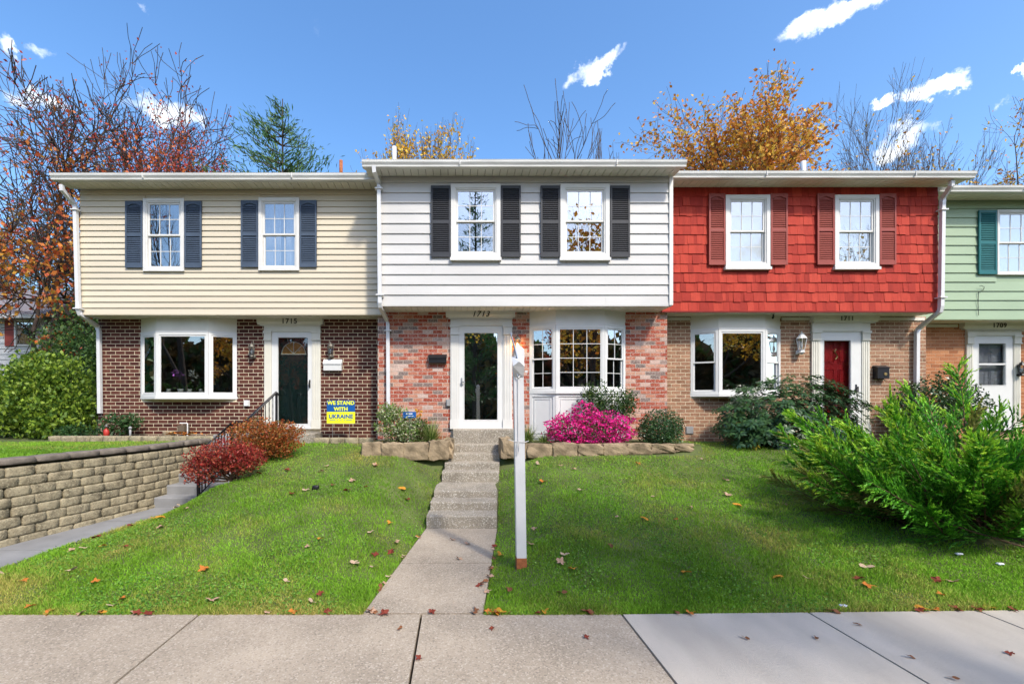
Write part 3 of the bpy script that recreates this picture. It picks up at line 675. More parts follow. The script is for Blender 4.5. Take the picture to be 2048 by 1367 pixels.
H5, bay5 = build_house('town_house', 'cream sided row house with blue-grey shutters and dark brick, number 1715', YU5, YB5,
    (-8.13, -1.64), (-8.13, -1.72), 3.78, 6.47, 6.56, M['cream_siding'],
    [(288.5, 370, 398, 543), (518.5, 599.5, 396.5, 541.5)], [(253, 287.5, 403.6, 536), (371, 405, 403.6, 536), (483.7, 517.5, 402, 535), (600.5, 634.3, 402, 535)], M['navy_shutter'], True,
    dict(head=(518, 648), p=(530, 544, 625, 642), top=630, door=(546, 625, 664, 857), glass=(557, 616.5, 675, 847), mg=M['screen_glass'], inner=M['door_green'], fan=True, num='1715', nsize=.16, handle='r', hm=M['black_metal']),
    dict(x=(282, 474), head=666, sill=792, lights=((1, 1, None), (1, 1, None), (1, 1, None)), k=.235),
    M['brick_dark'], M['mortar'], (-8.35, -1.66), .36, mtrim='cream_trim', pitch=.128, cas=.06, sill=False, fills=[None, 'curtain'], glass=(3, 2, 3, 2), corner=None,
    wallhide=((-9, -7.6, .5, 1.9), (-5.6, -3.1, .5, 1.4)))
YU1, YB1 = 9.8, 10.3
H1, bay1 = build_house('town_house', 'bright red shingled row house with red shutters, number 1711', YU1, YB1,
    (4.40, 10.36), (4.50, 10.60), 3.84, 6.51, 6.60, M['red_shingle'],
    [(1449.4, 1538, 391, 540), (1667, 1755, 391, 540)], [(1416, 1448.5, 388.6, 530.5), (1539, 1572.6, 388.6, 530.5), (1632, 1666, 388.6, 530), (1756, 1788.7, 388.6, 530)], M['red_shutter'], True,
    dict(head=(1619, 1749), p=(1621, 1637.5, 1720.6, 1736), top=626, door=(1638, 1720, 664, 866), glass=(1646, 1699, 681, 848), mg=M['screen_glass'], inner=M['door_red'], num='1711', nsize=.14, handle='r', hm=M['black_metal']),
    dict(x=(1381, 1560), head=660, sill=787, lights=((1, 1, 1), (1, 1, None), (1, 1, 1)), k=.245, mg=(M['glass'], M['glass_dark'], M['glass'])),
    M['brick_tan'], M['mortar'], (4.42, 10.63), .36, mtrim='cream_trim', pitch=.2055, upper='shingle', cas=.075, fills=['blind', 'blind'],
    wallhide=((5.6, 8.6, .5, 2.2), (8.6, 10.4, .5, 1.7)))
YU9, YB9 = 10.35, 10.85
H9, bay9 = build_house('town_house', 'pale green sided row house with teal shutters, number 1709, cut by the right edge', YU9, YB9,
    (10.47, 16.6), (10.62, 16.6), 3.78, 6.48, 6.57, M['green_siding'],
    [(1990.8, 2072, 421, 550), (2190, 2271, 421, 550)], [(1954, 1989.5, 421.8, 549), (2073.5, 2108, 421.8, 549), (2153, 2189, 421.8, 549), (2272.5, 2307, 421.8, 549)], M['teal_shutter'], False,
    dict(head=(1918, 2053), p=(1929.7, 1942.5, 2023, 2037), top=633, door=(1943, 2023, 672, 860), glass=(1955, 2008, 687, 770), mg=M['glass'], mid=728, inner=M['curtain'], dent=True, num='1709', nsize=.15, hm=M['black_metal']),
    dict(x=(2110, 2290), head=668, sill=790, lights=((1, 1, 1), (1, 1, None), (1, 1, 1)), k=.245),
    M['brick_orange'], M['mortar_orange'], (10.40, 16.7), .36, mtrim='cream_trim', pitch=.2085, cas=.03, fills=['blind', 'blind'], sill=False, wallhide=((11, 12.2, .5, 1.5), (13.2, 17, 0, 4)))
# gutters' downspouts
def dsp(H, pl, m, bands): return downspout(H, [at(*p) for p in pl], m, [at(*b) for b in bands])
dsp(H5, [(124, 370, 9.42), (124, 379, 9.42), (148, 408, 9.72), (151, 416, 9.72), (157, 620, 9.72), (160, 628, 9.74), (194, 652, 10.22), (198, 662, 10.22), (200, 826, 10.22)], M['downspout'], [(151.5, 420, 9.72), (157, 617, 9.72)])
dsp(H3, [(748, 333, 8.9), (748, 342, 8.9), (757, 365, 9.22), (758, 372, 9.22), (760, 606, 9.22), (760, 612, 9.24), (774, 640, 9.82), (776, 648, 9.82), (777, 835, 9.82)], M['downspout'], [(758.2, 378, 9.22), (760, 590, 9.22), (776.2, 661, 9.82)])
dsp(H1, [(1903, 362, 9.44), (1903, 370, 9.44), (1886, 396, 9.72), (1885, 404, 9.72), (1882, 612, 9.72), (1880, 622, 9.74), (1838, 656, 10.22), (1834, 664, 10.22), (1833, 800, 10.22)], M['downspout'], [(1884.6, 420, 9.72), (1882.3, 595, 9.72)])
# vent pipes on the roofs
def vent(H, px, py0, py1, Y, r, m): MB().lathe(ax(px, Y), Y, [(r, az(py1, Y) - .4), (r, az(py0, Y)), (r * .8, az(py0, Y) + .003)], 12).build('vent_pipe', m, H, True)
vent(H3, 788.5, 294, 318, 9.9, .05, M['vinyl_white']); vent(H5, 682, 321, 346, 10.2, .04, M['rust']); vent(H1, 1606.5, 323, 346, 10.2, .055, M['vinyl_white'])
# trim board above the brick of 1711 and 1709, wires
for H, x0, x1, YB, z in ((H1, 4.52, 5.25, YB1, 3.79), (H1, 7.33, 8.0, YB1, 3.79), (H1, 9.45, 10.55, YB1, 3.79), (H9, 10.64, 11.9, YB9, 3.73)):
    MB().box(x0, x1, YB - .03, YB - .008, z - .07, z).build('frieze_board', M['cream_trim'], H)
MB().tube([at(1959, 572, 10.31), at(1963, 571, 10.28), at(1969, 574, 10.31), at(1966, 580, 10.32), at(1957, 584, 10.325), at(1956, 606, 10.325), at(1957, 630, 10.325)], .006, 5).build('cable', M['black_metal'], H9)
# electric boxes and vents on the walls (fixed to the houses)
def wbox(H, name, a, b, c, d, Y, n, m): x0, x1, z0, z1 = px_box(a, b, c, d, Y); return MB(front(Y)).box(x0, x1, 0, n, z0, z1).ring(x0 - .012, x1 + .012, z0 - .012, z1 + .012, .012, 0, n * .5).build(name, m, H)
wbox(H5, 'outlet_cover', 490, 499, 801, 811, YB5, .06, M['vinyl_white']); wbox(H3, 'outlet_cover', 893.5, 900, 799, 811, YB3, .06, M['grey_plastic']); wbox(H1, 'foundation_vent', 1372, 1385, 853, 866, YB1, .03, M['grey_plastic'])
cm = at(1545, 632, 10.0); MB().tube([(cm[0] + .02, cm[1], cm[2] + .05), (cm[0] + .01, cm[1], cm[2] + .01), (cm[0], cm[1] - .02, cm[2])], .012, 6).tube([(cm[0] + .05, cm[1], cm[2] + .055), (cm[0] - .04, cm[1], cm[2] + .055)], .015, 6).tube([(cm[0] + .02, cm[1], cm[2]), (cm[0] - .035, cm[1] - .06, cm[2] - .05)], .022, 8).build('security_camera', M['black_metal'], H1)
# flower pots with orchids inside the bay of 1715
potspec = [(337, 778, .05, None), (361, 778, .065, (.35, .10, .45)), (379, 778, .055, (.8, .8, .78)), (402, 778, .05, None)]
for i, (px, py, r, fl) in enumerate(potspec):
    x, y, z = at(px, 786, 10.22)
    t = thing('potted_orchid' if fl else 'potted_plant', (x, y, z), ['small leafy plant in a white pot, leftmost inside the bay window', 'purple orchid in a white pot inside the bay window', 'white orchid in a white pot inside the bay window', 'small green plant in a white pot, rightmost inside the bay window'][i], 'plant', 'pots inside the bay window of 1715')
    MB().lathe(x, y, [(r * .7, z), (r, z + .1), (r * .9, z + .1), (r * .8, z + .07)], 14).build('pot', M['ceramic'], t, True)
    rnd = np.random.default_rng(i); n = 26; V = []; F = []; C = []
    def petals(c, sp, n, s, col):
        for q in range(n):
            p = np.array(c) + rnd.normal(0, sp, 3); a, b = rnd.normal(0, 1, 3), rnd.normal(0, 1, 3); a /= np.linalg.norm(a); b -= a * a.dot(b); b /= np.linalg.norm(b); j = len(V)
            V.extend([p - a * s, p + b * s * .5, p + a * s, p - b * s * .5]); F.append([j, j + 1, j + 2, j + 3]); C.extend([np.array(col) * rnd.uniform(.7, 1.2)] * 4)
    petals((x, y, z + .15), .04, 30, .05, (.05, .12, .03))
    if fl: petals((x + (-.06 if i == 1 else .06), y, z + .42), .05, 34, .04, fl)
    link('foliage', npmesh('foliage', V, F, C), t, M['leaf'])
    if fl: MB().tube([(x, y, z + .1), (x + .01, y, z + .3), (x + (-.06 if i == 1 else .06), y, z + .42)], .005, 5).build('stem', M['twig'], t)

# ------------------------------------------------------------------ wall lanterns, mailboxes, signs
def lantern(px, py0, py1, Y, label, m, lit=False, up=True):
    x, y, z1 = at(px, py0, Y - .12); z0 = az(py1, Y - .12); h = z1 - z0; r = h * .2
    t = thing('wall_lantern', (x, Y, z0), label, 'lantern')
    MB().lathe(x, y, [(r * .25, z0), (r * .7, z0 + .08 * h), (r * .5, z0 + .14 * h), (r * .6, z0 + .2 * h)], 8).lathe(x, y, [(r * 1.05, z1 - .32 * h), (r * .8, z1 - .24 * h), (r * .35, z1 - .12 * h), (r * .12, z1 - .08 * h), (r * .16, z1 - .03 * h), (.002, z1)], 8).build('cap', m, t)
    c = MB()
    for q in range(6):
        a = math.pi * 2 * q / 6; c.tube([(x + r * .62 * math.cos(a), y + r * .62 * math.sin(a), z0 + .2 * h), (x + r * math.cos(a), y + r * math.sin(a), z1 - .32 * h)], .006, 4)
    c.build('cage', m, t)
    MB().lathe(x, y, [(r * .55, z0 + .2 * h), (r * .92, z1 - .33 * h)], 6).build('lamp_glass', M['screen_glass'], t)
    b = MB().lathe(x, y, [(.012, z0 + .22 * h), (.025, z0 + .34 * h), (.02, z0 + .44 * h), (.004, z0 + .5 * h)], 10).build('bulb', M['bulb'] if lit else M['ceramic'], t, True)
    MB().tube([(x, y, z0 + .1 * h), (x, y + .05, z0 + .02 * h), (x, Y, z0 + .12 * h)], .012, 6).lathe(x, Y - .02, [(.05, z0 + .02 * h), (.055, z0 + .1 * h), (.03, z0 + .2 * h)], 10).build('wall_bracket', m, t)
    if lit:
        ld = bpy.data.lights.new('bulb_light', 'POINT'); ld.energy = 4; ld.color = (1, .55, .2); ld.shadow_soft_size = .03
        lo = bpy.data.objects.new('bulb_light', ld); COL.objects.link(lo); lo.location = (x, y - .03, z0 + .4 * h); par(lo, t)
lantern(503.5, 683, 715, YB5, 'pewter wall lantern left of the 1715 door', M['pewter']); lantern(661, 682, 714, YB5, 'pewter wall lantern right of the 1715 door above the white mailbox', M['pewter'])
lantern(1035, 668, 704, YB3, 'lit wall lantern with warm bulb beside the 1713 door, behind the white post', M['pewter'], True)
lantern(1603, 662, 708, YB1, 'white wall lantern left of the 1711 door', M['vinyl_white']); lantern(2044, 720, 752, YB9, 'black wall lantern at the right edge beside the 1709 door', M['black_metal'])
def mailbox(a, b, c, d, Y, label, m, style):
    x0, x1, z0, z1 = px_box(a, b, c, d, Y); t = thing('wall_mailbox', ((x0 + x1) / 2, Y, z0), label, 'mailbox'); f = front(Y - .012); zm = z0 + (z1 - z0) * .6
    if style == 'wide':
        MB(f).prism([(0, z0), (.09, z0), (.10, zm), (0, zm)], x0, x1).build('box', m, t)
        MB(f).prism([(0, zm + .003), (.115, zm - .01), (.115, zm + .01), (.05, z1), (0, z1)], x0 - .008, x1 + .008).build('lid', m, t)
    else:
        MB(f).box(x0, x1, 0, .12, z0, zm + .05).build('box', m, t); MB(f).prism([(0, zm + .052), (.13, zm + .052), (.13, zm + .07), (.03, z1), (0, z1)], x0 - .01, x1 + .01).build('lid', m, t)
        cu, cz = (x0 + x1) / 2 + .04, (z0 + zm) / 2 + .01; b_ = MB(f); k = 14
        b_.tube([f.pt(cu, .12, cz), f.pt(cu, .128, cz)], .035, 14); b_.tube([f.pt(cu, .128, cz), f.pt(cu, .132, cz)], .02, 8); b_.build('emblem', M['brass'], t)
        MB().tube([f.pt(x0 + .04, .06, z0), f.pt(x0 + .04, .1, z0 - .05), f.pt(x0 + .04, .12, z0 - .03)], .006, 5).tube([f.pt(x1 - .08, .06, z0), f.pt(x1 - .08, .1, z0 - .06), f.pt(x1 - .08, .12, z0 - .04)], .006, 5).build('paper_hook', m, t)
mailbox(649.5, 685, 719, 741, YB5, 'white wall mailbox right of the 1715 door', M['vinyl_white'], 'wide')
mailbox(858, 893, 709, 726, YB3, 'black horizontal wall mailbox on the mixed red brick of 1713', M['black_metal'], 'wide')
mailbox(1745, 1768, 731, 757, YB1, 'black upright wall mailbox with round emblem beside the 1711 door', M['black_metal'], 'tall')
# yard sign
YS = 9.72; x0, x1, z0, z1 = px_box(653.5, 710, 800, 846, YS); xm = (x0 + x1) / 2; zm = (z0 + z1) / 2
ysn = thing('yard_sign', (xm, YS, z0 - .2), 'blue and yellow yard sign reading WE STAND WITH UKRAINE', 'sign')
fs = front(YS)
MB(fs).box(x0, x1, -.006, 0, zm, z1).build('blue_field', M['sign_blue'], ysn); MB(fs).box(x0, x1, -.006, 0, z0, zm - .0005).build('yellow_field', M['sign_yellow'], ysn)
hgt = z1 - z0
text_obj('lettering', 'WE STAND', .112, (xm, YS - .002, z1 - .24 * .5 * hgt), M['sign_yellow'], ysn, 0, .0042, .001, space=1.02)
text_obj('lettering', 'WITH', .112, (xm, YS - .002, z1 - .385 * hgt), M['sign_yellow'], ysn, 0, .0042, .001, space=1.02)
text_obj('lettering', 'UKRAINE', .122, (xm, YS - .002, z0 + .29 * hgt), M['sign_blue'], ysn, 0, .0042, .001, space=1.02)
for a_, b_ in ((x0 + .06, x0 + .19), (x1 - .19, x1 - .06)): MB(fs).box(a_, b_, .0, .002, z0 + .062, z0 + .072).build('sign_line', M['sign_blue'], ysn)
for k in (-1, 0, 1):
    sb = MB(fs); c = (xm + k * .07, z0 + .067); j = len(sb.v); sb.v += [fs.pt(c[0] + (.016 if i % 2 == 0 else .007) * math.sin(math.pi * i / 5), .002, c[1] + (.016 if i % 2 == 0 else .007) * math.cos(math.pi * i / 5)) for i in range(10)]; sb.f.append(tuple(range(j, j + 10))); sb.build('sign_star', M['sign_blue'], ysn)
MB().tube([(x0 + .12, YS + .012, z1 - .1), (x0 + .12, YS + .012, .98)], .005, 5).tube([(x1 - .12, YS + .012, z1 - .1), (x1 - .12, YS + .012, .98)], .005, 5).build('stake', M['steel'], ysn)
# small blue garden sign in the flower bed
bx, by, bz = at(819, 828, 9.0); sg = thing('garden_sign', (bx, by, 1.05), 'small blue security sign standing among the flowers of the left bed', 'sign')
MB(front(by)).prism([(0, bz - .07), (.012, bz - .07), (.012, bz + .05), (0, bz + .05)], bx - .13, bx + .13).build('sign_plate', M['sign_blue'], sg)
MB(front(by)).box(bx - .07, bx + .06, .0125, .0135, bz + .0, bz + .022).build('sign_mark', M['ceramic'], sg); MB(front(by)).box(bx - .05, bx + .08, .0125, .0135, bz - .04, bz - .028).build('sign_mark', M['ceramic'], sg); MB().tube([(bx, by + .01, bz), (bx, by + .01, 1.0)], .01, 6).build('stake', M['steel'], sg)

# ------------------------------------------------------------------ concrete steps
def step_block(x0, x1, xb0, xb1, y0, y1, z0, z1, m, parent, r=.022, name='step'):
    b = MB(); prof = [(y0, z0), (y0, z1 - r), (y0 + r * .3, z1 - r * .3), (y0 + r, z1), (y1, z1), (y1, z0)]; k = len(prof)
    b.v = [(x0 + (xb0 - x0) * (yy - y0) / (y1 - y0), yy, zz) for yy, zz in prof] + [(x1 + (xb1 - x1) * (yy - y0) / (y1 - y0), yy, zz) for yy, zz in prof]
    b.f = [tuple(range(k)), tuple(range(k, 2 * k))[::-1]] + [(k + j, k + (j + 1) % k, (j + 1) % k, j) for j in range(k)]
    return b.build(name, m, parent)
stp = thing('front_steps', (.1, 7.5, 0), 'worn aggregate concrete steps leading up to the 1713 door', 'steps')
SY = [6.71, 7.07, 7.42, 8.25, 8.55, 8.86, 9.2]; ST = [1031, 1003, 981, 943, 925, 907, 888]; SL = [853, 861, 868, 884, 889.5, 894.5, 900.5]; SR = [994, 994, 995, 998, 999, 1000, 1001]
for i in range(7):
    y1 = SY[i + 1] + .02 if i < 6 else 9.52; z = az(ST[i], SY[i]); l, r = ax(SL[i], SY[i]), ax(SR[i], SY[i])
    step_block(l, r, l + .02, r + .02, SY[i], y1, -.1 if i < 3 else z - .5, z, M['aggregate_step'], stp)
step_block(ax(906, 9.5), ax(1034, 9.5), ax(906, 9.5), ax(1034, 9.5), 9.5, 9.89, .7, 1.305, M['aggregate_step'], stp, name='porch_slab')
lst = thing('side_steps', (-4.65, 8.6, 0), 'grey concrete steps beside the retaining wall up to the 1715 door', 'steps')
for i in range(7):
    y0 = 7.72 + i * .29; z = .09 + (i + 1) * .158
    step_block(-5.17 + .015 * i, -4.16, -5.15 + .015 * i, -4.16, y0, y0 + .31 if i < 6 else 10.28, -.05 if i < 3 else z - .5, z, M['concrete_grey'], lst)
step_block(-4.155, -3.05, -4.155, -3.05, 9.72, 10.28, .6, 1.2, M['aggregate_step'], lst, name='porch_slab')
step_block(-3.98, -3.5, -3.98, -3.5, 9.35, 9.715, .5, 1.03, M['concrete_grey'], lst)
# handrail of the side steps
hr = thing('handrail', (-4.2, 7.75, .1), 'black iron handrail climbing beside the side steps and red shrubs', 'handrail')
rail = [at(397, 905, 7.7), at(463, 846, 8.6), at(490, 843, 8.9), at(553, 784, 9.6), at(558, 790, 9.62)]
MB().tube(rail, .026, 8).build('top_rail', M['black_metal'], hr, True)
low = [(p[0], p[1], p[2] - .72) for p in rail[:4]]; MB().tube(low, .014, 6).build('bottom_rail', M['black_metal'], hr)
for (p, zb) in ((rail[0], .08), (rail[1], .55), (rail[3], 1.2)): MB().box(p[0] - .02, p[0] + .02, p[1] - .02, p[1] + .02, zb, p[2]).build('rail_post', M['black_metal'], hr)
for k in range(1, 22):
    t = k / 22; i = 0; ys = rail[0][1] + (rail[3][1] - rail[0][1]) * t
    zs_ = np.interp(ys, [p[1] for p in rail[:4]], [p[2] for p in rail[:4]]); xs_ = np.interp(ys, [p[1] for p in rail[:4]], [p[0] for p in rail[:4]])
    b = MB(); kk = 10
    b.tube([(xs_, ys, zs_ - .72 + .72 * q / kk) for q in range(kk + 1)], [.008 + .003 * (q % 2) for q in range(kk + 1)], 4).build('baluster', M['black_metal'], hr)

# ------------------------------------------------------------------ retaining wall of split blocks, edging, stones
def rock_mesh(name, seed, sx, sy, sz, m, amp=.12, pn=7, sm=True):
    import bmesh
    bm = bmesh.new(); bmesh.ops.create_cube(bm, size=1.0); bmesh.ops.subdivide_edges(bm, edges=bm.edges[:], cuts=3, use_grid_fill=True)
    for v in bm.verts:
        c = v.co * 2; q = (abs(c.x) ** pn + abs(c.y) ** pn + abs(c.z) ** pn) ** (1 / pn); v.co = c / q * .5 * 1.06
    rnd = np.random.default_rng(seed); ph = rnd.uniform(0, 6, 12)
    for v in bm.verts:
        c = v.co; n = sum(math.sin(c.x * (5 + i) + c.y * (4 + i * .7) + c.z * (6 - i * .5) + ph[i]) for i in range(5)) / 5 + .5 * math.sin(c.x * 17 + ph[6]) * math.sin(c.y * 15 + ph[7]) * math.sin(c.z * 14 + ph[8])
        v.co = c * (1 + amp * n); v.co.x *= sx; v.co.y *= sy; v.co.z *= sz
    me = bpy.data.meshes.new(name); bm.to_mesh(me); bm.free(); me.materials.append(m)
    me.polygons.foreach_set('use_smooth', [sm] * len(me.polygons)); return me
blk = [rock_mesh('block', s, .283, .15, .125, M['block'], .07, 13) for s in range(5)]
cap = [rock_mesh('cap_block', s + 20, .40, .24, .085, M['block_cap'], .05) for s in range(3)]
rw = thing('retaining_wall', (-5.5, 6.5, 0), 'curving retaining wall of tan split-face blocks beside the side walkway', 'wall')
core = MB(); ysr = np.linspace(4.3, 9.45, 24)
L1 = [(float(wall_x(y)) - .05, y) for y in ysr]; L2 = [(float(wall_x(y)) - .22, y) for y in ysr]
core.poly(L1 + L2[::-1], -.1, .98).build('core', M['soil'], rw)
rnd = random.Random(4)
for c in range(8):
    y = 4.32 + (c % 2) * .14
    while y < 9.4:
        x = float(wall_x(y)); t = float(wall_x(y + .1) - wall_x(y - .1)) / .2; ang = math.atan2(1, t) - math.pi / 2
        l = rnd.uniform(.9, 1.12)
        piece('block', rnd.choice(blk), (x - .02 - .006 * c + rnd.uniform(-.008, .008), y, .06 + c * .128), (l, 1.0, 1.0), rw, (0, 0, ang + math.pi / 2 + rnd.uniform(-.03, .03)))
        y += .285 * l
y = 4.35
while y < 9.45:
    x = float(wall_x(y)); t = float(wall_x(y + .1) - wall_x(y - .1)) / .2
    piece('cap_block', rnd.choice(cap), (x - .09, y, 1.095), (1, 1, 1), rw, (0, 0, math.atan2(1, t) - math.pi + math.pi + rnd.uniform(-.02, .02))); y += .395
def edging(label, xs, Y, z, m=None):
    t = thing('bed_edging', ((xs[0] + xs[1]) / 2, Y, z), label, 'edging'); x = xs[0]; r2 = random.Random(int(xs[0] * 10) + 50)
    while x < xs[1]:
        l = r2.uniform(.85, 1.1); piece('block', r2.choice(blk), (x + .15 * l, Y + r2.uniform(-.015, .015), z + .06), (1.0 * l, 1.1, 1.1), t, (0, 0, r2.uniform(-.05, .05))); x += .302 * l
edging('low edging of tan blocks along the bed below the 1715 bay window', (-8.6, -5.15), 9.62, 1.03)
edging('short low edging of tan blocks below the yard sign', (-3.0, -1.85), 9.55, 1.0)
def stones(label, spec):
    t = thing('stone_border', (spec[0][0], spec[0][1], .9), label, 'edging')
    for i, (x, y, w, d, z0, z1, rz) in enumerate(spec):
        piece('stone', rock_mesh('stone', i * 7 + int(x * 13) % 50, w * .93, d, z1 - z0, M['fieldstone'], .17, 8, False), (x, y, (z0 + z1) / 2), (1, 1, 1), t, (0, 0, rz))
stones('low fieldstone border of the flower bed left of the front steps', [(-1.62, 8.68, .42, .22, .78, 1.10, .1), (-1.22, 8.64, .46, .2, .78, 1.09, 0), (-.78, 8.64, .50, .2, .78, 1.10, -.05), (-.36, 8.68, .40, .22, .78, 1.13, .1), (-.17, 8.95, .2, .5, .8, 1.16, 0)])
stones('low fieldstone border of the flower bed right of the front steps', [(.92, 8.85, .22, .5, .8, 1.18, 0), (1.12, 8.68, .40, .2, .8, 1.12, -.1), (1.55, 8.64, .5, .2, .82, 1.08, 0), (2.02, 8.64, .5, .2, .82, 1.09, .05), (2.5, 8.66, .5, .2, .84, 1.07, 0), (2.98, 8.68, .5, .2, .86, 1.08, .04), (3.45, 8.72, .5, .2, .88, 1.08, 0), (3.92, 8.76, .5, .2, .9, 1.07, .03), (4.35, 8.85, .44, .22, .92, 1.06, .2)])

# ------------------------------------------------------------------ white sign post
PX, PY = .70, 5.0; pz = float(height(PX, PY)); ztp = az(718, PY)
pst = thing('sign_post', (PX, PY, pz), 'weathered white wooden post with rusty foot standing on the lawn beside the path', 'post')
lean = -.035
def pp(dx, dy, z): return (PX + dx + lean * (z - pz) / 2.2, PY + dy, z)
def shaft(z0, z1, w, name, m):
    b = MB(); b.v = [pp(sx * w, sy * w, z) for z in (z0, z1) for sx, sy in ((-1, -1), (1, -1), (1, 1), (-1, 1))]
    b.f = [(0, 3, 2, 1), (4, 5, 6, 7), (0, 1, 5, 4), (1, 2, 6, 5), (2, 3, 7, 6), (3, 0, 4, 7)]; return b.build(name, m, pst)
shaft(pz + .11, ztp, .053, 'shaft', M['post_paint']); shaft(pz - .1, pz + .11, .0545, 'rusty_foot', M['rust'])
b = MB(); zt2 = ztp + .10; b.v = [pp(sx * .053 + .012, sy * .053, z) for z in (ztp + .001, zt2) for sx, sy in ((-1, -1), (1, -1), (1, 1), (-1, 1))] + [pp(.012, 0, zt2 + .06)]
b.f = [(0, 3, 2, 1), (0, 1, 5, 4), (1, 2, 6, 5), (2, 3, 7, 6), (3, 0, 4, 7), (4, 5, 8), (5, 6, 8), (6, 7, 8), (7, 4, 8)]; b.build('cap', M['post_paint'], pst)
b = MB(); q = ztp - .14                     # tilted arm stub mounted on the front of the post
c0 = [pp(-.075, -.06, q + .16), pp(.055, -.06, q + .17), pp(.055, -.12, q + .05), pp(-.075, -.15, q + .05), pp(-.045, -.056, q - .06), pp(.05, -.056, q - .06), pp(-.01, -.17, q + .10), pp(.05, -.06, q + .2)]
b.v = c0; b.f = [(0, 6, 3), (0, 1, 6), (1, 2, 6), (6, 2, 3), (3, 2, 5, 4), (0, 3, 4), (1, 5, 2), (0, 4, 5, 1)]; b.build('arm_stub', M['post_paint'], pst)
MB().tube([pp(-.02, -.1, q + .13), pp(-.05, -.1, q + .26), pp(-.09, -.1, q + .42)], [.012, .01, .007], 6).build('rod', M['steel'], pst)
MB().tube([pp(-.01, -.075, q - .0), pp(-.03, -.085, q - .03), pp(-.012, -.08, q - .065), pp(.01, -.07, q - .05)], .008, 6).build('hook', M['steel'], pst)
cord = [pp(-.012, -.066, q - .07), pp(-.016, -.062, q - .4), pp(-.018, -.062, q - .75), pp(-.035, -.07, q - .82), pp(-.03, -.075, q - .9), pp(-.01, -.066, q - .86), pp(-.018, -.062, q - .78)]
MB().tube(cord, .005, 5).build('cord', M['rope'], pst)
MB().tube([pp(-.12, -.02, q - .74), pp(-.053, -.058, q - .76), pp(.053, -.058, q - .765), pp(.1, -.03, q - .755)], .004, 5).build('cord', M['rope'], pst)
MB().box(PX + .03, PX + .06, PY - .075, PY - .05, q - .01, q + .012).build('peg', M['post_paint'], pst)

# ------------------------------------------------------------------ small things
def lump(name, seed, x, y, z, sx, sy, sz, m, label, cat, group=None):
    o = piece(name, rock_mesh(name, seed, sx, sy, sz, m, .15), (x, y, z), (1, 1, 1), None); return tag(o, label, cat, group)
x, y, z = at(338, 863, 9.95); lump('stone', 3, x, y, 1.19, .2, .15, .1, M['fieldstone'], 'rounded tan stone on the bed edging below the 1715 bay window', 'stone')
x, y, z = at(213, 858, 9.75)
t = thing('garden_light', (x, y, 1.15), 'small red canister light beside the white downspout of 1715', 'light')
MB().lathe(x, y, [(.055, 1.1), (.055, 1.29), (.02, 1.31), (.02, 1.33)], 12).build('body', M['red_paint'], t, True); MB().lathe(x, y, [(.02, 1.331), (.05, 1.35), (.03, 1.38), (.005, 1.42)], 12).build('cap', M['pewter'], t, True)
x, y, z = at(260.5, 858, 9.75)
t = thing('garden_light', (x, y, 1.15), 'small grey stake light right of the red canister light', 'light')
MB().lathe(x, y, [(.02, 1.1), (.022, 1.3)], 10).build('body', M['grey_plastic'], t, True); MB().lathe(x, y, [(.022, 1.301), (.038, 1.305), (.03, 1.34), (.006, 1.36)], 10).build('cap', M['grey_plastic'], t, True)
x, y, z = at(366, 856, 10.1)
t = thing('utility_box', (x, y, 1.15), 'brown utility box with a white conduit on the brick wall below the 1715 bay window', 'box')
MB().box(x - .09, x + .06, y - .06, y + .15, z - .07, z + .07).build('box', mat('brown_box', (.12, .09, .06), .7), t); MB().tube([(x + .1, y, 1.05), (x + .1, y, z + .1), (x + .08, y, z + .115), (x - .07, y, z + .115)], .014, 6).build('conduit', M['vinyl_white'], t)
x, y = -2.15, 6.9; lump('black_cap', 9, x, y, float(height(x, y)) + .03, .09, .08, .06, M['black_metal'], 'small black plastic cap lying on the left lawn', 'cap')
for i, (px, Y, lab) in enumerate(((1918, 4.95, 'white scrap of paper on the lawn below the juniper'), (1686, 4.06, 'crumpled blue-white plastic wrapper at the lawn edge by the sidewalk'), (2000, 4.75, 'pale scrap on bare soil under the juniper'))):
    x = ax(px, Y); lump('litter', 30 + i, x, Y, float(height(x, Y)) + .035, .06, .035, .015, M['litter'], lab, 'litter')

# ------------------------------------------------------------------ foliage tools
def rotframe(N, rng):
    a = rng.normal(size=(N, 3)); a /= np.linalg.norm(a, axis=1, keepdims=True); b = rng.normal(size=(N, 3)); b -= a * (a * b).sum(1, keepdims=True); b /= np.linalg.norm(b, axis=1, keepdims=True); return a, b
def leaves(P, size, col, rng, asp=.5, axis=None, jit=.25, shape='diamond'):
    """leaf-sized faces at points P; axis = preferred long axis"""
    N = len(P); a, b = rotframe(N, rng)
    if axis is not None:
        a = axis + rng.normal(size=(N, 3)) * jit; a /= np.linalg.norm(a, axis=1, keepdims=True); b -= a * (a * b).sum(1, keepdims=True); b /= np.linalg.norm(b, axis=1, keepdims=True)
    s = (size * rng.uniform(.65, 1.3, N))[:, None] if np.isscalar(size) else size[:, None]
    n = np.cross(a, b)
    if shape == 'diamond': V = np.stack([P - a * s * .5, P + b * s * asp * .5 + n * s * .06, P + a * s * .5, P - b * s * asp * .5 + n * s * .06], 1)
    F = np.arange(N * 4).reshape(N, 4)
    return V.reshape(-1, 3), F, np.repeat(col, 4, axis=0)
def join(parts):
    V = []; F = []; C = []; o = 0
    for v, f, c in parts: V.append(v); F.append(f + o); C.append(c); o += len(v)
    return np.concatenate(V), np.concatenate(F), np.concatenate(C)
def pick(cols, N, rng, var=.2, w=None):
    c = np.array(cols, float)[rng.choice(len(cols), N, p=w)]; return np.clip(c * rng.uniform(1 - var, 1 + var, (N, 1)), 0, 1)
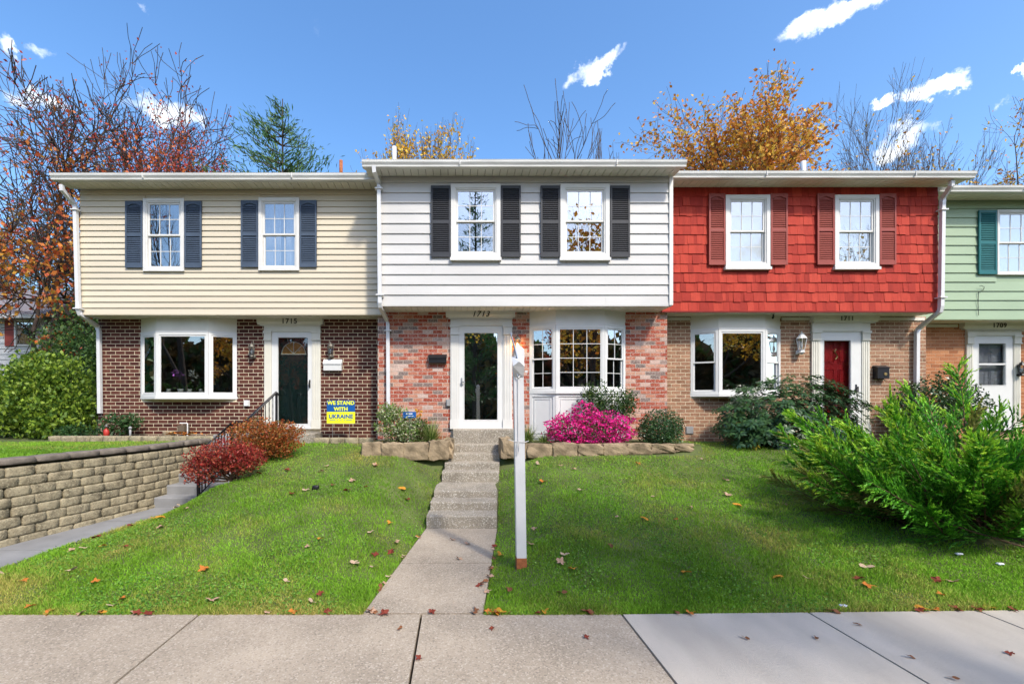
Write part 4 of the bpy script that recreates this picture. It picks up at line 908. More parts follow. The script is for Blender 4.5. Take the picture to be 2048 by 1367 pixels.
def tubes_np(S, k):
    """S: rows p0(3) p1(3) r0 r1 -> open tapered tubes"""
    S = np.asarray(S); p0, p1, r0, r1 = S[:, :3], S[:, 3:6], S[:, 6], S[:, 7]; d = p1 - p0; d /= np.linalg.norm(d, axis=1, keepdims=True) + 1e-9
    ref = np.where(np.abs(d[:, 2:3]) < .9, np.array([[0, 0, 1.]]), np.array([[1., 0, 0]])); a = np.cross(d, ref); a /= np.linalg.norm(a, axis=1, keepdims=True); b = np.cross(d, a)
    t = 2 * np.pi * np.arange(k) / k; ring = a[:, None] * np.cos(t)[None, :, None] + b[:, None] * np.sin(t)[None, :, None]
    V = np.concatenate([p0[:, None] + ring * r0[:, None, None], p1[:, None] + ring * r1[:, None, None]], 1); N = len(S)
    q = np.arange(k); F = np.stack([q, (q + 1) % k, k + (q + 1) % k, k + q], -1)[None] + (np.arange(N) * 2 * k)[:, None, None]
    return V.reshape(-1, 3), F.reshape(-1, 4)
def grow(rng, base, d0, length, r0, levels=4, up=.12, wander=.22, nchild=(3, 6), spread=(.5, 1.0), shrink=(.5, .75), seglen=.45, forks=2):
    segs = []; tips = []; stack = [(np.array(base, float), np.array(d0, float), length, r0, 0)]
    while stack:
        p, d, L, r, lv = stack.pop(); n = max(3, int(L / (seglen * (1 if lv < 2 else .6)))); sl = L / n; rr = r; kids = rng.integers(*nchild) if lv < levels else 0
        ks = sorted(rng.uniform(.3 if lv else .35, .95, kids)); ki = 0
        for i in range(n):
            d = d + rng.normal(size=3) * wander * (.5 if lv == 0 else 1) / math.sqrt(n) * 1.6; d[2] += up / n; d /= np.linalg.norm(d); q = p + d * sl; r2 = r * (1 - (i + 1) / n * (.55 if lv < levels else .8))
            segs.append((*p, *q, rr, r2, lv)); rr = r2
            while ki < len(ks) and ks[ki] <= (i + 1) / n:
                a = rng.normal(size=3); a -= d * a.dot(d); a /= np.linalg.norm(a); th = rng.uniform(*spread)
                nd = d * math.cos(th) + a * math.sin(th); stack.append((q.copy(), nd, L * rng.uniform(*shrink), rr * .62, lv + 1)); ki += 1
            p = q
        if lv < levels:
            for f in range(forks):
                a = rng.normal(size=3); a -= d * a.dot(d); a /= np.linalg.norm(a); th = rng.uniform(.2, .55)
                stack.append((p.copy(), d * math.cos(th) + a * math.sin(th), L * rng.uniform(*shrink), rr * .9, lv + 1))
        tips.append((*p, *d, lv))
    return np.array(segs), np.array(tips)
def tree(name, label, seed, base, height_, crown_w, nleaf, cols, leaf=.12, levels=4, r0=None, lean=(0, 0, 1), bark='bark', group='trees behind the houses', up=.12, minr=.006, trunk=.33, leafw=None, clump=.25, **kw):
    rng = np.random.default_rng(seed); t = thing(name, base, label, 'tree', group); r0 = r0 or height_ * .016
    S, T = grow(rng, (0, 0, 0), lean, height_ * trunk, r0, levels, up, **kw)
    top = np.percentile(S[:, 5], 99.5); S[:, [2, 5]] *= height_ / top
    w = np.percentile(np.abs(S[:, [3, 4]]), 98); k = crown_w / 2 / w
    f0 = np.clip(S[:, 2] / (height_ * .25), 0, 1); f1 = np.clip(S[:, 5] / (height_ * .25), 0, 1)
    for c in (0, 1): S[:, c] *= 1 + (k - 1) * f0; S[:, 3 + c] *= 1 + (k - 1) * f1
    S[:, :3] += base; S[:, 3:6] += base; S[:, 6:8] = np.maximum(S[:, 6:8], minr)
    thick = S[S[:, 8] <= 1]; thin = S[S[:, 8] > 1]
    v1, f1_ = tubes_np(thick[:, :8], 7); v2, f2 = tubes_np(thin[:, :8], 3)
    link('trunk', npmesh('trunk', np.concatenate([v1, v2]), np.concatenate([f1_, f2 + len(v1)]), smooth=True), t, M[bark])
    if nleaf:
        A = S[S[:, 8] >= levels - 1]; i = rng.integers(0, len(A), nleaf); u = rng.uniform(0, 1, (nleaf, 1)); P = A[i, :3] * (1 - u) + A[i, 3:6] * u + rng.normal(size=(nleaf, 3)) * clump * .5
        if leafw is not None:
            keep = leafw(P, rng); P = P[keep]
        V, F, C = leaves(P, leaf, pick(cols, len(P), rng, .25), rng, .62)
        link('crown', npmesh('crown', V, F, C), t, M['leaf'])
    return t
def conifer(name, label, seed, base, h, w, n, cols, group='trees behind the houses', z0=.1, needle=.2):
    rng = np.random.default_rng(seed); t = thing(name, base, label, 'tree', group); S = [(*base, base[0], base[1], base[2] + h, h * .012, .02)]; P = []; A = []
    z = z0 * h
    while z < h * .98:
        L = w / 2 * (1 - z / h) ** .8 + .15
        for q in range(rng.integers(4, 7)):
            a = rng.uniform(0, 6.28); d = np.array([math.cos(a), math.sin(a), rng.uniform(.0, .5)]); L_ = L * rng.uniform(.6, 1.15); p0 = np.array(base) + (0, 0, z)
            p1 = p0 + d * L_; S.append((*p0, *p1, .03, .006)); m_ = max(4, int(n * L_ / 60)); u = rng.uniform(.25, 1.05, m_)
            P.append(p0 + d * L_ * u[:, None] + rng.normal(size=(m_, 3)) * .09 * (1 + L_ * .4) + np.array([0, 0, .0])); A.append(np.repeat((d + [0, 0, .6])[None], m_, 0))
        z += h * .028
    v, f = tubes_np(S, 5); link('trunk', npmesh('trunk', v, f, smooth=True), t, M['bark'])
    P = np.concatenate(P); A = np.concatenate(A); V, F, C = leaves(P, needle, pick(cols, len(P), rng, .3), rng, .16, A, .6); link('crown', npmesh('crown', V, F, C), t, M['leaf']); return t
def blob_points(rng, n, ells, shell=.55, lump=.18):
    """points in the outer part of a union of ellipsoids (cx,cy,cz,rx,ry,rz)"""
    out = []; w = np.array([e[3] * e[4] + e[4] * e[5] + e[3] * e[5] for e in ells]); cnt = (n * w / w.sum()).astype(int)
    for e, c in zip(ells, cnt):
        d = rng.normal(size=(c, 3)); d /= np.linalg.norm(d, axis=1, keepdims=True); ph = rng.uniform(0, 6, 6)
        lm = 1 + lump * (np.sin(d[:, 0] * 6 + ph[0]) * np.sin(d[:, 2] * 7 + ph[1]) + np.sin(d[:, 1] * 8 + ph[2]) * .5 + .5 * np.sin(d[:, 0] * 13 + d[:, 2] * 11 + ph[3]))
        r = (1 - shell * rng.uniform(0, 1, c) ** 1.6) * lm; out.append(np.array(e[:3]) + d * r[:, None] * np.array(e[3:]))
    return np.concatenate(out)
def shrub(name, label, seed, base, ells, n, leaf, cols, asp=.5, mat_='leaf', stems=8, cat='shrub', group=None, part='foliage', upb=.0, zmin=None, **kw):
    rng = np.random.default_rng(seed); t = thing(name, base, label, cat, group); P = blob_points(rng, n, ells, **kw)
    if zmin is not None: P = P[P[:, 2] > zmin]
    axis = None
    if upb: d = P - np.array(base); d /= np.linalg.norm(d, axis=1, keepdims=True); axis = d * (1 - upb) + np.array([0, 0, upb])
    V, F, C = leaves(P, leaf, pick(cols, len(P), rng, .28), rng, asp, axis, .7); link(part, npmesh(part, V, F, C), t, M[mat_])
    S = []
    for k in range(stems):
        e = ells[k % len(ells)]; q = np.array(e[:3]) + rng.normal(size=3) * np.array(e[3:]) * .35; b = np.array(base) + rng.normal(size=3) * (.06, .06, 0); mid = (b + q) / 2 + rng.normal(size=3) * .04
        S += [(*b, *mid, .014, .010), (*mid, *q, .010, .004)]
    v, f = tubes_np(S, 5); link('stem', npmesh('stem', v, f, smooth=True), t, M['twig']); return t, P, rng

# ------------------------------------------------------------------ trees behind the row
RED = [(.45, .06, .03), (.52, .11, .03), (.36, .04, .03), (.58, .17, .04)]; ORG = [(.66, .29, .03), (.74, .42, .04), (.52, .18, .025), (.72, .48, .06)]; YEL = [(.78, .48, .04), (.7, .35, .03), (.75, .55, .08)]; GRN = [(.05, .10, .025), (.07, .13, .03), (.035, .075, .02)]
def bt(px, Y): return (ax(px, Y), Y, .9)
tree('red_tree', 'wide nearly bare tree with scattered red leaves at the left behind 1715', 26, bt(215, 20), 16.2, 11.5, 11000, RED, .12, 4, .38, up=.1, nchild=(4, 7), spread=(.5, 1.05), trunk=.26, minr=.014, leafw=lambda P, r: (np.sin(P[:, 0] * .9) + np.sin(P[:, 2] * 1.1 + 1) + r.uniform(-1, 1, len(P))) > .1)
tree('red_tree', 'smaller red-leaved tree right of the wide nearly bare tree', 23, bt(395, 19), 12.6, 6.0, 8000, RED, .12, 4, .2, up=.1, lean=(.12, 0, 1), trunk=.372, leafw=lambda P, r: (P[:, 2] > 6) & (r.uniform(0, 1, len(P)) < .8))
conifer('pine_tree', 'loose green pine rising behind the right end of the 1715 roof', 5, bt(565, 19.5), 14.0, 12.0, 2600, [(.06, .15, .05), (.09, .19, .06), (.13, .22, .06)], needle=.26)
tree('yellow_tree', 'yellow-orange tree top peeking over the 1713 roof at the left', 31, bt(800, 26), 16.0, 4.6, 5000, YEL, .17, 4, .16, up=.5, bark='bark_grey', spread=(.25, .6))
tree('yellow_tree', 'second yellow-orange tree top right of the vent pipe above the 1713 roof', 32, bt(872, 26), 16.4, 4.0, 5000, YEL, .17, 4, .16, up=.5, bark='bark_grey', spread=(.25, .6))
tree('bare_tree', 'bare branched tree above the middle of the 1713 roof', 41, bt(1050, 24), 17.0, 7.6, 300, ORG, .16, 3, .22, up=.15, bark='bark', minr=.016, spread=(.4, .8), leafw=lambda P, r: P[:, 2] < 14.6)
tree('bare_tree', 'faint thin bare tree above the right part of the 1713 roof', 43, bt(1222, 32), 20.5, 4.2, 0, ORG, .16, 3, .12, up=.5, bark='bark_grey', minr=.012, spread=(.2, .5))
tree('orange_tree', 'full orange and golden tree behind the 1711 roof', 69, bt(1480, 18), 12.5, 7.4, 24000, [(.62, .24, .03), (.68, .36, .04), (.50, .16, .025), (.66, .42, .05)], .14, 4, .28, up=.15, nchild=(4, 7), spread=(.5, 1.0), clump=.3, trunk=.29568)
tree('bare_tree', 'thin bare tree with few orange leaves behind the right of the 1711 roof', 61, bt(1720, 24), 16.6, 6.2, 420, ORG, .16, 4, .18, up=.35, bark='bark_grey', spread=(.3, .75))
tree('bare_tree', 'spreading bare tree with few orange leaves rightmost behind the 1711 roof', 63, bt(1850, 24), 16.2, 7.0, 620, ORG, .16, 4, .18, up=.3, bark='bark_grey', lean=(.15, 0, 1), spread=(.3, .75))
tree('orange_tree', 'half-bare orange tree at the right edge above 1709', 71, bt(2075, 21), 14.2, 6.0, 4500, ORG, .14, 4, .22, up=.2, bark='bark_grey')
# the mass of trees left of the row
tree('orange_tree', 'tangled bare tree with orange leaves left of the 1715 eave', 81, bt(62, 15), 9.6, 7.5, 3600, [(.55, .17, .03), (.6, .30, .04), (.5, .1, .03)], .16, 4, .2, up=.0, nchild=(4, 7), spread=(.6, 1.2))
tree('orange_tree', 'low orange-leaved tree behind the tangled tree at the left edge', 83, bt(-20, 25), 12.5, 9.0, 3600, [(.55, .25, .03), (.6, .38, .04)], .18, 4, .2, up=.0, nchild=(4, 7))
conifer('pine_tree', 'dense olive green evergreen behind the tangled orange tree', 85, bt(95, 25), 12.0, 6.5, 900, [(.06, .10, .03), (.09, .12, .04)], needle=.36, z0=.02)
conifer('pine_tree', 'dark evergreen at the far left edge', 86, bt(-15, 29), 12.5, 8.0, 900, [(.05, .09, .03), (.08, .11, .04)], needle=.38, z0=.02)
conifer('pine_tree', 'evergreen close to the left downspout behind the big bush', 87, bt(185, 18), 8.0, 4.5, 900, [(.05, .10, .025), (.08, .14, .03)], needle=.3, z0=.02)
# trees across the street, mirrored in the windows, and an unseen tree added to shade the lawn
G2 = 'trees across the street'
conifer('pine_tree', 'tall evergreen across the street mirrored in the left window of 1713', 91, (1.6, -22, -.1), 23, 8.5, 700, [(.04, .13, .03), (.06, .17, .03)], G2, needle=.45)
tree('orange_tree', 'orange tree across the street mirrored in the 1713 bay window', 92, (10.5, -20, -.1), 13, 10, 7000, ORG, .3, 4, .3, group=G2)
tree('red_tree', 'red tree across the street opposite 1715', 93, (-14.5, -19, -.1), 12.5, 10, 6000, RED, .3, 4, .3, group=G2)
tree('bare_tree', 'tall bare tree across the street opposite the left of 1715', 94, (-24, -20, -.1), 21, 12, 300, RED, .2, 4, .35, group=G2)
tree('bare_tree', 'bare tree across the street opposite the 1713 door', 95, (-1.5, -15, -.1), 10, 8, 1500, YEL, .22, 4, .22, group=G2)
tree('orange_tree', 'golden tree across the street opposite 1711', 96, (22, -20, -.1), 12, 11, 7000, YEL, .3, 4, .3, group=G2)
conifer('pine_tree', 'evergreen across the street opposite the right of 1713', 97, (6.4, -26, -.1), 17, 6.5, 600, [(.04, .12, .03), (.06, .15, .03)], G2, needle=.45)
tree('bare_tree', 'bare tree across the street opposite 1709', 98, (33, -21, -.1), 17, 12, 900, ORG, .25, 4, .3, group=G2)
rng = np.random.default_rng(120); n = 80000; aa = rng.uniform(-1.75, 1.6, n); rr = rng.uniform(34, 46, n); hh = 13 * rng.uniform(0, 1, n) * (.75 + .35 * np.sin(aa * 9) * np.sin(aa * 23 + 1)); P = np.stack([rr * np.sin(aa) * 1.3, -rr * np.cos(aa), hh], -1)
cl = pick(GRN + [(.20, .11, .03), (.28, .16, .03), (.14, .10, .04), (.10, .07, .04)], n, rng, .3); V, F, C = leaves(P, 1.3, cl, rng, .7); wd = kind(link('woodland', npmesh('woodland', V, F, C), None, M['leaf']), 'stuff'); wd['label'] = 'far autumn woodland across the street behind the viewer'; wd['category'] = 'woodland'
G3 = 'unseen shade trees beside the viewer'
tree('shade_tree', 'sparse unseen tree added beside the viewer to shade the middle of the lawn', 101, (6.1, -1.3, -.1), 10.2, 5.0, 1500, ORG, .24, 3, .16, group=G3, up=.3, clump=.6)  # out of view, added for the shade it casts on the lawn

# ------------------------------------------------------------------ shrubs and flowers round the houses
shrub('lilac_bush', 'big sunlit leafy green bush left of the white downspout of 1715', 201, (-9.9, 11.2, 1.0), [(-9.9, 11.2, 2.05, 1.1, .9, 1.0), (-10.8, 11.4, 1.9, 1.0, .9, .95), (-9.5, 10.9, 1.5, .75, .6, .6), (-11.6, 11.6, 1.7, .9, .8, .8), (-10.3, 11.3, 2.6, .7, .6, .55)], 15000, .105, [(.20, .30, .03), (.26, .36, .04), (.12, .21, .025), (.07, .14, .02)], .55, upb=.5)
shrub('dark_holly', 'tall dark green holly behind the big sunlit bush', 202, (-10.9, 13.2, 1.0), [(-10.9, 13.2, 3.0, 1.2, .9, 1.6), (-9.9, 13.0, 2.8, .8, .7, 1.3)], 9000, .10, [(.035, .085, .02), (.05, .11, .025), (.10, .17, .04)], .5)
shrub('ground_shrub', 'low dark shrub in the bed beside the red canister light', 203, (-7.5, 9.95, 1.05), [(-7.45, 9.95, 1.35, .38, .25, .28), (-7.15, 9.95, 1.45, .25, .2, .18), (-8.3, 9.9, 1.2, .5, .25, .2)], 1500, .075, [(.03, .08, .02), (.05, .11, .03)], .5)
def barberry(label, seed, base, ells, n, cols): shrub('barberry', label, seed, base, ells, n, .042, cols, .5, stems=26, group='red shrubs by the side steps', upb=.3)
zb1 = float(height(-3.5, 7.35)); zb2 = float(height(-3.5, 8.35))
barberry('low crimson barberry shrub in front of the handrail', 211, (-3.62, 7.35, zb1), [(-3.72, 7.3, zb1 + .40, .52, .4, .25), (-4.05, 7.25, zb1 + .20, .30, .3, .24), (-3.5, 7.35, zb1 + .33, .36, .35, .22)], 8000, [(.30, .025, .025), (.40, .05, .035), (.22, .02, .02), (.46, .12, .06), (.16, .06, .03)])
barberry('larger rusty red barberry shrub behind the low crimson one', 212, (-3.6, 8.35, zb2), [(-3.68, 8.35, zb2 + .46, .54, .42, .30), (-3.25, 8.35, zb2 + .46, .42, .4, .26), (-3.45, 8.3, zb2 + .26, .55, .4, .24)], 9500, [(.36, .07, .02), (.44, .12, .03), (.26, .09, .02), (.13, .11, .02), (.38, .18, .04)])
shrub('variegated_bush', 'pale variegated bush in the left bed below the 1713 downspout', 221, (-1.22, 9.15, 1.06), [(-1.25, 9.15, 1.42, .40, .3, .38), (-1.4, 9.2, 1.65, .22, .2, .2), (-1.0, 9.1, 1.3, .28, .25, .28)], 4200, .052, [(.42, .46, .26), (.14, .24, .05), (.08, .16, .03), (.5, .5, .34), (.22, .32, .06)], .5)
tA, PA, rA = shrub('flower_plant', 'orange and yellow daisies behind the small blue sign', 222, (-.78, 9.25, 1.06), [(-.76, 9.25, 1.32, .2, .16, .25)], 700, .06, [(.05, .10, .02), (.08, .14, .03)], .4, cat='flowers')
rng = np.random.default_rng(8)
for k in range(11):
    x, y, z = at(rng.uniform(822, 845), rng.uniform(819, 838), 9.12); b = MB(); n = 8
    b.v = [(x + (.034 if i % 2 else .018) * math.cos(math.pi * i / n), y + rng.uniform(-.004, .004), z + (.034 if i % 2 else .018) * math.sin(math.pi * i / n)) for i in range(2 * n)]; b.f = [tuple(range(2 * n))]
    o = b.build('blossom', M['dry_leaf'], tA); a = o.data.color_attributes.new('col', 'FLOAT_COLOR', 'POINT'); c = (.75, .38, .01) if k % 3 else (.75, .18, .01); a.data.foreach_set('color', [*c, 1] * (2 * n))
    o.data.materials.clear(); o.data.materials.append(M['petal']); MB().lathe(x, y - .006, [(.009, z - .009), (.009, z + .009)], 8).build('blossom_centre', M['twig'], o)
def grass_clump(label, seed, x, y, z, r, n, cols):
    rng = np.random.default_rng(seed); t = thing('liriope', (x, y, z), label, 'plant', 'liriope clumps in the beds'); V = []; F = []; C = []
    for q in range(n):
        a = rng.uniform(0, 6.28); L = r * rng.uniform(.7, 1.25); el = rng.uniform(.5, 1.35); d = np.array([math.cos(a), math.sin(a)]); s = np.array([-d[1], d[0]]) * .006; p = np.array([x, y]) + d * rng.uniform(0, .08); j = len(V); c = np.array(cols[rng.integers(len(cols))]) * rng.uniform(.7, 1.3)
        for i in range(5):
            u = i / 4; h = L * (math.sin(el) * u * 1.25 - .75 * u * u * math.cos(el) * 1.1); q2 = p + d * L * math.cos(el) * u * 1.1; w = 1 - u * .9; V += [(q2[0] - s[0] * w, q2[1] - s[1] * w, z + max(h, .01)), (q2[0] + s[0] * w, q2[1] + s[1] * w, z + max(h, .01))]; C += [c, c]
        F += [[j + 2 * i, j + 2 * i + 1, j + 2 * i + 3, j + 2 * i + 2] for i in range(4)]
    link('blades', npmesh('blades', V, F, np.array(C)), t, M['leaf'])
LG = [(.10, .17, .03), (.22, .30, .06), (.06, .11, .02), (.35, .40, .14)]
grass_clump('liriope clump with striped blades left of the front steps', 231, ax(862, 9.05), 9.05, 1.07, .46, 420, LG); grass_clump('liriope clump right of the front steps behind the white post', 232, ax(1055, 9.2), 9.2, 1.07, .36, 300, LG)
grass_clump('small liriope clump left of the pink flowers', 233, ax(1088, 9.0), 9.0, 1.07, .22, 140, LG)
ty, PY_, ry = shrub('azalea', 'mounded bush covered with hot pink flowers in front of the 1713 bay window', 241, (2.55, 9.05, 1.05), [(2.62, 9.05, 1.32, .80, .38, .32), (2.2, 9.05, 1.28, .42, .32, .30), (3.0, 9.05, 1.28, .45, .32, .28), (2.55, 9.1, 1.62, .24, .2, .22)], 2400, .05, [(.05, .11, .02), (.07, .13, .03)], .5, cat='flowers')
Pp = blob_points(ry, 5600, [(2.62, 9.03, 1.34, .83, .40, .33), (2.2, 9.03, 1.29, .44, .34, .31), (3.0, 9.03, 1.28, .47, .34, .29), (2.55, 9.08, 1.64, .26, .21, .23)], shell=.12)
V, F, C = leaves(Pp, .045, pick([(.72, .015, .22), (.80, .04, .30), (.60, .01, .20), (.85, .10, .36), (.50, .02, .25)], len(Pp), ry, .3), ry, .8); kind(link('blossom', npmesh('blossom', V, F, C), ty, M['petal']), 'stuff')
shrub('nandina', 'loose dark green shrub behind the pink flowers', 242, (3.0, 9.4, 1.05), [(2.95, 9.4, 1.85, .42, .25, .42), (3.4, 9.45, 1.75, .35, .25, .40), (2.75, 9.4, 2.05, .2, .15, .22), (3.55, 9.5, 1.9, .2, .15, .3)], 2600, .065, [(.03, .075, .02), (.05, .10, .03), (.09, .15, .03)], .42, stems=16, shell=.9)
shrub('boxwood', 'rounded dark green boxwood at the right end of the right bed', 243, (4.05, 9.05, 1.0), [(4.05, 9.05, 1.36, .43, .4, .38), (4.0, 9.05, 1.25, .44, .4, .30)], 7500, .036, [(.022, .065, .018), (.035, .09, .025), (.05, .12, .03)], .6, lump=.07, mat_='leaf_gloss')
shrub('foundation_shrub', 'dark leafy shrub between the 1711 downspout and the 1709 door', 244, (10.3, 9.9, 1.0), [(10.2, 9.9, 1.75, .7, .4, .65), (10.7, 9.95, 2.05, .3, .25, .5), (9.8, 9.85, 1.5, .4, .35, .45), (11.2, 10.0, 1.7, .5, .3, .5)], 6000, .07, [(.022, .06, .018), (.035, .085, .025), (.06, .11, .03)], .5, mat_='leaf_gloss')
# rhododendron: whorls of long leaves
rng = np.random.default_rng(250); rb = (6.45, 9.25, 1.0); rh = thing('rhododendron', rb, 'large dark glossy rhododendron in front of the 1711 bay window', 'shrub')
ell = [(6.35, 9.2, 1.72, .95, .55, .62), (7.25, 9.3, 1.75, .8, .5, .62), (5.75, 9.15, 1.35, .6, .45, .40), (6.9, 9.1, 1.3, 1.1, .5, .45), (7.9, 9.35, 1.6, .45, .4, .55), (7.6, 9.4, 2.15, .3, .25, .3)]
Wp = blob_points(rng, 1250, ell, shell=.45, lump=.14); cc = np.array([6.7, 9.3, 1.2]); parts = []
for q in range(len(Wp)):
    d = Wp[q] - cc; d /= np.linalg.norm(d); d = d * .6 + np.array([0, -.25, .55]); d /= np.linalg.norm(d); n = rng.integers(7, 11); a = np.cross(d, rng.normal(size=3)); a /= np.linalg.norm(a); b = np.cross(d, a); th = np.arange(n) * 2 * np.pi / n + rng.uniform(-.2, .2, n)
    L = rng.uniform(.10, .15, n); out = a[None] * np.cos(th)[:, None] + b[None] * np.sin(th)[:, None]; dr = out * .92 + d * rng.uniform(-.25, .35, (n, 1)); dr /= np.linalg.norm(dr, axis=1, keepdims=True)
    s = np.cross(dr, d); s /= np.linalg.norm(s, axis=1, keepdims=True); p0 = Wp[q] + dr * .012; mid = Wp[q] + dr * (L * .6)[:, None]; tip = Wp[q] + dr * L[:, None] - d * .02
    V = np.stack([p0, mid + s * .021, tip, mid - s * .021], 1).reshape(-1, 3); col = pick([(.022, .065, .02), (.035, .09, .028), (.05, .11, .03), (.03, .08, .03)], n, rng, .2)
    if rng.uniform() < .015: col = pick([(.45, .33, .03)], n, rng)
    parts.append((V, np.arange(n * 4).reshape(n, 4), np.repeat(col, 4, 0)))
V, F, C = join(parts); link('foliage', npmesh('foliage', V, F, C), rh, M['leaf_gloss'])
S = [];
for k in range(26): p = Wp[rng.integers(len(Wp))]; b = np.array(rb) + rng.normal(size=3) * (.25, .1, 0); S.append((*b, *p, .02, .006))
v, f = tubes_np(S, 5); link('stem', npmesh('stem', v, f), rh, M['twig'])
# juniper: arching branches with feathery sprays
rng = np.random.default_rng(260); jb = np.array([6.45, 5.7, .26]); jn = thing('juniper', tuple(jb), 'huge feathery bright green spreading juniper on the right lawn', 'shrub'); S = []; parts = []
JC = [(.075, .31, .018), (.11, .40, .022), (.16, .47, .03), (.05, .21, .018)]
for k in range(135):
    a = rng.uniform(0, 2 * math.pi); el = rng.uniform(-.05, 1.0); L = rng.uniform(1.3, 2.35) * (1 - .2 * max(0, el - .6)) * (.72 if el < .15 else 1); d = np.array([math.cos(a) * math.cos(el), math.sin(a) * math.cos(el) * .75, math.sin(el)]) + np.array([-.20, -.05, .05]); p = jb + rng.normal(size=3) * (.4, .25, .03); n = 14; pts = [p]
    for i in range(n):
        d = d + np.array([-.012, 0, .05 if el < .45 else -.008]) + rng.normal(size=3) * .03; d /= np.linalg.norm(d); p = p + d * L / n; pts.append(p)
    pts = np.array(pts); pts[:, 2] = np.maximum(pts[:, 2], height(pts[:, 0], pts[:, 1]) + .05)
    for i in range(n): S.append((*pts[i], *pts[i + 1], .010 * (1 - i / n) + .002, .010 * (1 - (i + 1) / n) + .002))
    m_ = 78; u = rng.uniform(.28, .999, m_) * n; i0 = np.minimum(u.astype(int), n - 1); base = pts[i0] + (pts[i0 + 1] - pts[i0]) * (u - i0)[:, None]; tang = pts[i0 + 1] - pts[i0]; tang /= np.linalg.norm(tang, axis=1, keepdims=True)
    lat = np.cross(tang, np.array([.2, -.6, .75]) + rng.normal(size=3) * .5); lat /= np.linalg.norm(lat, axis=1, keepdims=True); side = lat * rng.choice([-1, 1], m_)[:, None] + rng.normal(size=(m_, 3)) * .28
    sd_ = tang * .9 + side * .55; sd_ /= np.linalg.norm(sd_, axis=1, keepdims=True); sl = (.36 * (1 - .72 * u / n) + .07) * rng.uniform(.7, 1.25, m_)
    nn = 15; w = np.linspace(.08, 1, nn); cen = base[:, None] + sd_[:, None] * (sl[:, None] * w)[..., None]; s2 = rng.normal(size=(m_, nn, 3)); s2 /= np.linalg.norm(s2, axis=2, keepdims=True); dr = sd_[:, None] * .95 + s2 * .38; P_ = (cen + dr * .012).reshape(-1, 3); A_ = dr.reshape(-1, 3)
    tipf = np.clip((u / n)[:, None] * .6 + w[None] * .4, 0, 1).reshape(-1, 1); tone = rng.uniform(.75, 1.15); col = pick(JC, len(P_), rng, .2) * (.55 + .6 * tipf) * tone + np.array([.34, .28, .02]) * np.clip(tipf - .70, 0, 1) * 2.2 * (1.5 if el > .5 else .6)  # inner shade and lit tips put into the colour, upper branches brightest
    if rng.uniform() < .04: col = col * .4 + np.array([.16, .10, .04])
    parts.append(leaves(P_, .062, col, rng, .24, A_, .1))
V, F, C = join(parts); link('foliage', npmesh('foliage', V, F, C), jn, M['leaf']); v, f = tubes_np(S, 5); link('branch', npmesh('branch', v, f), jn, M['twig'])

# ------------------------------------------------------------------ grass blades
rng = np.random.default_rng(300)
def vnoise(X, Y, s, seed):
    r = np.random.default_rng(seed); T = r.uniform(0, 1, (64, 64)); x, y = X * s + 500, Y * s + 500; i, j = np.floor(x).astype(int), np.floor(y).astype(int); fx, fy = x - i, y - j; fx = fx * fx * (3 - 2 * fx); fy = fy * fy * (3 - 2 * fy)
    g = lambda a, b: T[a % 64, b % 64]; return (g(i, j) * (1 - fx) + g(i + 1, j) * fx) * (1 - fy) + (g(i, j + 1) * (1 - fx) + g(i + 1, j + 1) * fx) * fy
N = 420000; Y = 3.96 + 6.2 * rng.uniform(0, 1, N) ** 1.45; X = rng.uniform(-1, 1, N) * (1.0 + 0 * Y); X = np.where(rng.uniform(0, 1, N) < .5, -1, 1) * 0 + rng.uniform(-1.05, 1.27, N) * (Y + .15)
ok = (X > walk_x(Y) + .0) | (X < wall_x(Y) - .22); ok &= ~((X > path_x(-1, Y) - .012) & (X < path_x(1, Y) + .012) & (Y < 9.6)); ok &= ~((X > -1.85) & (X < -.1) & (Y > 8.58)); ok &= ~((X > .78) & (X < 4.62) & (Y > 8.55)); ok &= ~((X > -4.2) & (X < -1.7) & (Y > 9.42)); ok &= ~((X < wall_x(Y)) & (Y > 9.5))
ok &= ~((X > -5.3) & (X < -4.12) & (Y > 7.68)); ok &= (Y < 9.75); ok &= ~((X > 1.4) & (Y < 3.97 + .022 * (X - 1.4))); ok &= ~(((X - 6.3) / 1.0) ** 2 + ((Y - 5.6) / .55) ** 2 < rng.uniform(.5, 1.2, N)); ok &= ~((np.abs(X - .7) < .07) & (np.abs(Y - 5) < .07))
X, Y = X[ok], Y[ok]; N = len(X); Z = height(X, Y) - .004
dry = vnoise(X, Y, 1.1, 1) * .5 + vnoise(X, Y, 3.1, 2) * .35 + rng.uniform(0, .35, N); edge = np.clip(1 - (Y - 3.97) / .5, 0, 1) * .22; dry += edge
lush = vnoise(X, Y, .8, 3) * .6 + vnoise(X, Y, 4, 4) * .4
col = np.array([.20, .39, .028])[None] * (.55 + .95 * lush[:, None]) * rng.uniform(.7, 1.3, (N, 1)); k = np.clip((dry - .62) * 2.2, 0, 1)[:, None]; col = col * (1 - k) + np.array([.50, .42, .12]) * rng.uniform(.7, 1.2, (N, 1)) * k
h = rng.uniform(.018, .05, N) * (.55 + .9 * vnoise(X, Y, 5, 5) * vnoise(X, Y, 1.7, 6) * 1.6) * np.where(Y < 4.1, 1.25, 1); a = rng.uniform(0, 6.28, N); dx, dy = np.cos(a), np.sin(a); w = rng.uniform(.0026, .0048, N); ln = rng.uniform(.1, .9, N) * h; b2 = rng.uniform(0, 6.28, N); lx, ly = np.cos(b2) * ln, np.sin(b2) * ln
